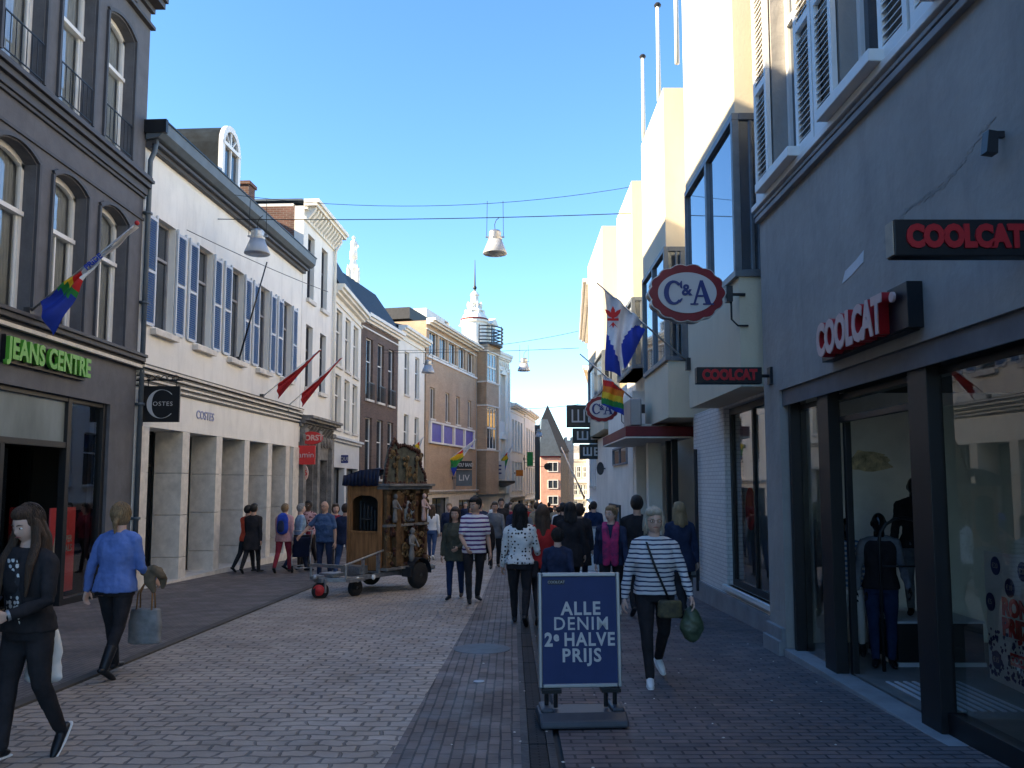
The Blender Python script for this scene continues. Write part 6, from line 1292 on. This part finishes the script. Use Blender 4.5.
# --- 3 striped woman facing camera
P3=person(656,682,1.64,0,'older woman with short blonde hair in a striped white jumper walking to the camera',top=stripemat('breton_stripe',(.6,.6,.61),(.02,.03,.09),.043,.32),pants=CB,hair=HG,skin=SKINL,smat='painted',
  pose=dict(legL=(-14,26),legR=(15,3),armL=(9,20,16,0),armR=(-6,17,14,0),lean=2,footL=24),hairstyle='bob',det=3,hem=.51,W=1.08,B=1.18,hip=1.04,loose=.022,sh=1.0)
glasses(P3,'black')
f=P3; mb=MB(); sp=[f.ln(-.055*f.H,.0,.85*f.H),f.ln(-.05*f.H,-.135,.79*f.H),f.ln(-.03*f.H,-.185,.72*f.H),f.ln(.0*f.H,-.185,.64*f.H),f.ln(.035*f.H,-.18,.56*f.H),f.ln(.065*f.H,-.175,.49*f.H)]
mb.limb(sp,[.012]*6,6,flat=.35,cap=False); 
w_=wpt(f,sp[-1]); hb_=empty('handbag',(w_.x,w_.y-.02,w_.z-.02),R(5),'small dark patterned shoulder bag at the striped woman hip','bag')
mb2=MB(); mb2.rings([[(a*math.copysign(abs(math.cos(t))**.6,math.cos(t)),.045*math.copysign(abs(math.sin(t))**.7,math.sin(t)),z) for t in [2*math.pi*i/20 for i in range(20)]] for z,a in ((-.14,.10),(-.12,.12),(0,.115),(.02,.10))]); organic(mb2,'bag_body',mat('bag_floral',(.025,.024,.022),.6,col2=(.13,.11,.05),scale=14),hb_,.01)
c_,s_=math.cos(-R(5)),math.sin(-R(5)); mbs=MB(); mbs.limb([(wpt(f,p)-Vector(hb_.location)) for p in sp],[.011]*6,6,flat=.35,cap=False); mbs.xf(Matrix.Rotation(-R(5),4,'Z')); mbs.build('strap','black',hb_,smooth=True)
w_=wpt(f,f.arms[1][2]+f.arms[1][3]*.09); gb=empty('soft_bag',(w_.x-.02,w_.y,w_.z),0,'rounded olive green soft bag hanging from the striped woman hand','bag')
mb=MB(); mb.lathe([(.02,.0),(.06,-.05),(.105,-.14),(.11,-.22),(.07,-.30),(.02,-.33)],n=18,sy=.6); organic(mb,'bag_body',mat('olive_sheen',(.07,.10,.06),.35,var=.4,scale=9),gb,.012,disp=.03); mb=MB(); mb.path([(-.02,0,-.02),(0,0,.03),(.02,0,-.02)],.008,6); mb.build('handle','black',gb)
# --- 4 spotted blouse woman from behind
P4=person(520,625,1.66,176,'dark haired woman in a white blouse with black spots walking away behind the blue board',top=spotmat('spot_blouse',(.66,.67,.66),(.02,.02,.025),20,.30),pants=CB,hair=HBK,skin=SKIN,shoes='black',pose=dict(legL=(12,3),legR=(-14,22),armL=(4,12,14,0),armR=(8,14,34,0)),hairstyle='long',det=2,hem=.515,W=1.05,hip=1.08,trouser_end=.93,loose=.025)
f=P4; mb=MB(); w_=wpt(f,f.ln(-.085*f.H,-.02,.50*f.H)); sb_=empty('shoulder_bag',(w_.x+.02,w_.y,w_.z),0,'dark shoulder bag with long strap worn by the woman in the spotted blouse','bag'); mb.box(-.13,.10,-.07,.07,-.18,.06); mb.build('bag_body',CB,sb_,bevel=.03); mbs=MB(); mbs.limb([(0,0,.05),(wpt(f,f.ln(-.05*f.H,.115,.68*f.H))-Vector(sb_.location)),(wpt(f,f.ln(-.045*f.H,.06,.835*f.H))-Vector(sb_.location))],[.01]*3,6,cap=False); mbs.build('strap','black',sb_)
# --- 5 couple
person(455,599,1.60,-8,'smiling woman with long brown hair, dark cardigan and blue jeans beside the striped man',top=CGR,pants=CDJ,hair=HB,skin=SKIN,pose=dict(legL=(-8,10),legR=(8,2),armR=(0,10,8,0),armL=(6,8,60,30)),hairstyle='long',det=2,coat=1,hem=.42,W=1.05,B=1.1)
person(474,603,1.78,14,'man in a striped t shirt turning towards the woman in the dark cardigan',top=stripemat('purple_stripe',(.68,.66,.7),(.10,.04,.16),.075,.4),pants=CB,hair=HBK,skin=SKIN,pose=dict(legL=(-10,6),legR=(6,3),armR=(10,12,40,20),armL=(-4,10,16,0),lean=4),hairstyle='short',det=2,sleeve='short',hem=.47,W=1.12,headyaw=-50,headpit=10,shoes='black',B=1.15)
bp=ground(488,597); bk=empty('backpack',(bp.x-.02,bp.y+.15,gz(bp.y)+1.05),R(40),'black backpack with hanging straps on the back of the striped man','backpack'); mb=MB(); mb.limb([(0,0,-.12),(0,0,.14)],[.17,.15],14,flat=.7); organic(mb,'bag_body',CB,bk,.015,disp=.02); mb=MB(); mb.path([(.06,.05,-.2),(.08,.05,-.42),(.07,.05,-.5)],.012,6); mb.path([(-.05,-.1,-.15),(-.06,-.14,.0),(-.04,-.1,.22)],.012,6); mb.build('strap','black',bk)
# --- 6 boy, 7 red woman
person(0,0,1.36,174,'boy in a navy jumper seen from behind just above the blue sign board',top=CN,pants=CB,hair=HBK,skin=SKINL,pos=(.56,10.3),pose=dict(legL=(6,3),legR=(-6,6),armL=(12,9,30,0)),hairstyle='short',det=2,W=1.02,hem=.48)
person(0,0,1.66,182,'woman with very long brown hair and red top seen from behind beside the boy',top=CR,pants=CB,hair=HBR,skin=SKIN,pos=(.44,12.0),hairstyle='verylong',det=1,hem=.47,W=1.05)
# --- pink scarf woman
P=person(608,615,1.64,-10,'woman with glasses in a navy jacket and bright pink patterned scarf beside the white sign',top=CN,pants=CB,hair=HLB,skin=SKINL,pos=(1.50,12.7),hairstyle='short',det=2,smat='painted',hem=.47,W=1.1,B=1.1,headyaw=-28); glasses(P)
f=P; mb=MB()
for s_ in (-1,1): mb.limb([f.ln(s_*.05*f.H,.02,.85*f.H),f.ln(s_*.05*f.H,-.13,.80*f.H),f.ln(s_*.035*f.H,-.16,.68*f.H),f.ln(s_*.04*f.H,-.16,.50*f.H)],[.05,.055,.065,.06],12,flat=.6)
organic(mb,'scarf',mat('scarf_pink',(.60,.03,.14),.85,col2=(.12,.03,.10),scale=12),f.root,.014,disp=.02)
# --- man in black and blonde woman by the entrance
person(0,0,1.80,178,'man in a black jacket seen from behind in front of the department store entrance',top=CB,pants=CB,hair=HBK,skin=SKIN,pos=(1.93,12.9),hairstyle='short',det=1,hem=.47,W=1.15,sleeve='short')
person(0,0,1.70,192,'woman with long blonde hair in a dark coat seen from behind at the store entrance',top=CN,pants=CB,hair=HBL,skin=SKINL,pos=(2.55,12.7),hairstyle='long',det=1,coat=1,hem=.40,W=1.12)
# --- left group by the organ
P=person(326,577,1.73,-20,'man with glasses in a blue polo shirt and dark trousers standing beside the organ trailer',top=CPO,pants=CN,hair=HG,skin=SKIN,pos=(-4.15,18.6),pose=dict(legL=(-3,3),legR=(4,3),armR=(24,35,22,0),armL=(-4,12,12,0)),hairstyle='none',det=2,sleeve='short',hem=.49,W=1.2,B=1.25,bald=True); glasses(P,'black')
person(286,571,1.66,172,'person in a pink jacket and dark red trousers wearing a blue backpack',top=CP,pants=CBR,hair=HLB,skin=SKINL,pos=(-5.55,20.4),hairstyle='short',det=1,W=1.1,hem=.46,loose=.03)
bk=empty('backpack',(-5.53,20.18,gz(20.2)+1.22),R(-8),'bright blue backpack worn over the pink jacket','backpack'); mb=MB(); mb.limb([(0,0,-.13),(0,0,.12)],[.15,.14],14,flat=.7); organic(mb,'bag_body',cl('pack_blue',(.03,.07,.40)),bk,.015,disp=.02); mb=MB(); mb.limb([(0,-.1,-.12),(0,-.1,.0)],[.09,.08],10,flat=.5); mb.build('pocket',CN,bk,smooth=True); MB().path([(-.04,.02,.2),(0,0,.25),(.04,.02,.2)],.01,6).build('handle','black',bk)
person(298,571,1.66,120,'grey haired person in a light blue shirt next to the pink jacket',top=CLB,pants=CN,hair=HGR,skin=SKINL,pos=(-5.3,20.9),hairstyle='short',det=1,W=1.12,hem=.47,B=1.1)
person(0,0,1.74,-10,'dark skinned person in a red and white patterned top behind the pushchair',top=spotmat('red_print_top',(.5,.3,.3),(.10,.015,.02),14,.36),pants=CB,hair=HBK,skin=SKIND,pos=(-5.45,22.4),hairstyle='short',det=1)
person(0,0,1.30,-5,'child with long dark hair standing behind the pushchair',top=CBR,pants=CB,hair=HB,skin=SKINL,pos=(-5.35,21.5),hairstyle='long',det=1)
person(0,0,1.66,168,'person in a long black coat at the stone pillar by the blue shuttered house',top=CB,pants=CB,hair=HBK,skin=SKIN,pos=(-6.28,20.3),hairstyle='short',det=1,coat=1,hem=.34,W=1.1)
person(0,0,1.62,150,'person in a coral red jacket half hidden by the stone pillar',top=COL_O,pants=CB,hair=HBK,skin=SKIN,pos=(-6.52,20.6),hairstyle='short',det=1,hem=.47,W=1.1)
person(0,0,1.68,170,'person in a dark navy jacket hidden partly behind the wooden organ side',top=CN,pants=CJ,hair=HB,skin=SKIN,pos=(-3.85,19.3),hairstyle='short',det=1,hem=.46,W=1.1)
person(0,0,1.66,20,'person in a maroon jumper standing by the lit shop window',top=CBR,pants=CB,hair=HBR,skin=SKINL,pos=(-4.35,20.6),hairstyle='bob',det=1)
# --- right of the organ
person(433,557,1.64,178,'woman with long brown hair, white top and light blue jeans walking away past the organ',top=CW,pants=CJ,hair=HBR,skin=SKINL,pos=(-2.45,25.6),hairstyle='verylong',det=1,hem=.54,smat='painted',pose=dict(legL=(15,3),legR=(-14,18)))
person(0,0,1.70,0,'person with short light hair in a white shirt under an open dark jacket',top=CN,pants=CB,hair=HLB,skin=SKINL,pos=(-1.95,26.0),hairstyle='short',det=1,hem=.46,W=1.1)
mb=MB()
person(0,0,1.72,3,'man in a grey shirt with a brown shoulder bag walking towards the camera',top=CG,pants=CB,hair=HB,skin=SKIN,pos=(-.46,22.2),pose=dict(legL=(-10,10),legR=(12,2)),hairstyle='short',det=1,hem=.46,W=1.15)
person(0,0,1.76,-8,'bald man in a dark blue shirt behind the grey shirted man',top=CN,pants=CB,hair=HB,skin=SKINL,pos=(-.95,25.0),hairstyle='none',det=1,W=1.15,bald=True)
person(0,0,1.85,6,'tall man in a black jacket behind the grey shirted man',top=CB,pants=CN,hair=HBK,skin=SKIN,pos=(-.35,26.8),hairstyle='short',det=1,W=1.1)
person(0,0,1.70,180,'dark haired woman in a long black coat walking away right of the boy',top=CB,pants=CB,hair=HBK,skin=SKIN,pos=(1.02,14.6),hairstyle='long',det=1,coat=1,hem=.36,W=1.1)
person(0,0,1.68,176,'person with curly dark hair and a black backpack walking away near the white sign',top=CB,pants=CN,hair=HB,skin=SKIN,pos=(1.32,16.4),hairstyle='bob',det=1,coat=1,hem=.30,W=1.15)
person(0,0,1.74,183,'man in a blue denim jacket walking away near the right wall',top=CDJ,pants=CN,hair=HB,skin=SKINL,pos=(2.2,22.5),hairstyle='short',det=1,W=1.15)
person(0,0,1.70,182,'person in a black hooded top behind the woman in the pink scarf',top=CB,pants=CDJ,hair=HBK,skin=SKIN,pos=(1.2,19.5),hairstyle='short',det=1,W=1.15)
# --- the far crowd, each a person of its own
far=[]
tops=[('black',CB),('navy',CN),('grey',CG),('red',CR),('denim blue',CJ),('beige',CBG),('maroon',CBR),('white',CW),('light blue',CLB),('olive',CGR),('pink',CP)]
spots=[(.1,20.5,1,'bob',HBL),(.35,23,2,'cap',HBK),(.75,25,5,'short',HB),(-.05,28,6,'short',HBR),(1.5,27,7,'short',HB),(2.1,29,8,'long',HB),(.5,30,3,'short',HLB),(1.0,33,10,'short',HBL),(-.7,33,7,'short',HGR),(-1.7,34,4,'long',HBR),(1.8,35,5,'short',HBR),(-.1,37,5,'bob',HB),(2.6,38,1,'short',HBK),(.7,40,8,'short',HGR),(-1.0,42,3,'long',HBL),(1.5,43,8,'short',HB),(-2.2,40,1,'short',HGR),(3.0,45,9,'long',HBR),(.3,47,6,'short',HLB),(2.2,50,0,'bob',HB),(-1.2,52,2,'short',HBK),(1.2,55,5,'short',HG),(3.5,57,4,'short',HB),(.4,60,7,'long',HBR),(2.6,64,0,'short',HB),(4.1,68,1,'short',HGR),(-.2,31,10,'bob',HBK),(2.9,31,4,'short',HB)]
where=['nearest','early','closer','lower','middle','deeper','further','distant','remote','furthest']
hn={'cap':'wearing a cap','short':'with short hair','bob':'with bobbed hair','long':'with long hair'}
hc={HBL.name:'blonde',HBK.name:'black',HB.name:'dark brown',HBR.name:'brown',HGR.name:'grey',HLB.name:'light brown',HG.name:'grey blonde'}
rr=random.Random(21)
WH=['just behind the red topped woman','wearing a cap near the boy','right of the boy','left of the spotted blouse','near the white sign','close to the oval sign wall','mid street behind the boy','deep behind the boy','behind the grey shirted man','left of the grey shirt','beyond the white sign','between the front figures','under the canopy end','centre of the far crowd','by the turreted building','beyond the pink scarf woman','by the tan brick shop','by the right far wall','distant mid street','distant near the right wall','distant below the turret','very distant centre','very distant right','farthest mid street','farthest right of centre','last on the right','left of the blouse','right wall near the stacked sign']
for i,(x,y,t,hs,h) in enumerate(spots):
    away=rr.random()<.65; a=(180 if away else 0)+rr.uniform(-15,15); H=rr.uniform(1.56,1.77)
    side='left' if x<.2*y/10-.6 else ('right' if x>.6+.045*y-.2 else 'middle')
    lab='%s haired pedestrian in %s %s, %s, %s'%(hc[h.name],tops[t][0],'coat' if i%3==0 else 'top','back view' if away else 'front view',WH[i])
    person(0,0,H,a,lab,top=tops[t][1],pants=rr.choice([CB,CN,CDJ,CJ]),hair=h,skin=rr.choice([SKIN,SKINL]),pos=(x,y),hairstyle='bob' if hs=='bob' else hs,det=0,hem=rr.choice([.5,.46,.4]),W=rr.uniform(1,1.15),face=False,hands=False,group='pedestrians in the far crowd',pose=dict(legL=(rr.uniform(-15,15),8),legR=(rr.uniform(-12,12),5),armL=(rr.uniform(-20,25),rr.uniform(6,18),rr.choice([10,25,70]),10),armR=(rr.uniform(-20,25),rr.uniform(6,18),rr.choice([10,25,80]),10),side=rr.uniform(-2,2)))
# --- mannequins in the right shop
BLK=mat('mannequin_black',(.012,.012,.013),.22,spec=.6)
x,y=3.70,8.45; f_=person(0,0,1.5,-20,'small black mannequin in a dark waistcoat, denim sleeves and jeans in the shop doorway',top=CG,pants=CDJ,hair=HBK,skin=BLK,pos=(x,y),z=-.11,hairstyle='none',det=2,face=False,name='mannequin',cat='mannequin',pose=dict(legL=(2,1),legR=(3,2),armL=(10,14,30,0),armR=(5,14,20,0),footR=0,footL=0),shoes='black',hem=.5)
mb=MB(); trunk(mb,f_,.028,.5,.82,1.0); organic(mb,'waistcoat',CB,f_.root,.012,disp=.01)
x,y=4.24,8.8; person(0,0,1.42,-25,'taller black mannequin in a dark jacket and grey trousers standing on the plinth',top=CB,pants=CG,hair=HBK,skin=BLK,pos=(x,y),z=.33,hairstyle='none',det=2,face=False,name='mannequin',cat='mannequin',pose=dict(legL=(2,1),legR=(3,2),armL=(5,12,20,0),armR=(5,12,20,0),footR=0,footL=0),shoes='rubber',W=1.05,hem=.48)
x,y=3.50,8.75; person(0,0,1.45,-30,'mannequin in a white and blue checked shirt half hidden by the black door post',top=stripemat('check_shirt',(.5,.5,.5),(.1,.16,.3),.05,.5),pants=CW,hair=HBK,skin=BLK,pos=(x,y),z=-.11,hairstyle='none',det=1,face=False,name='mannequin',cat='mannequin')
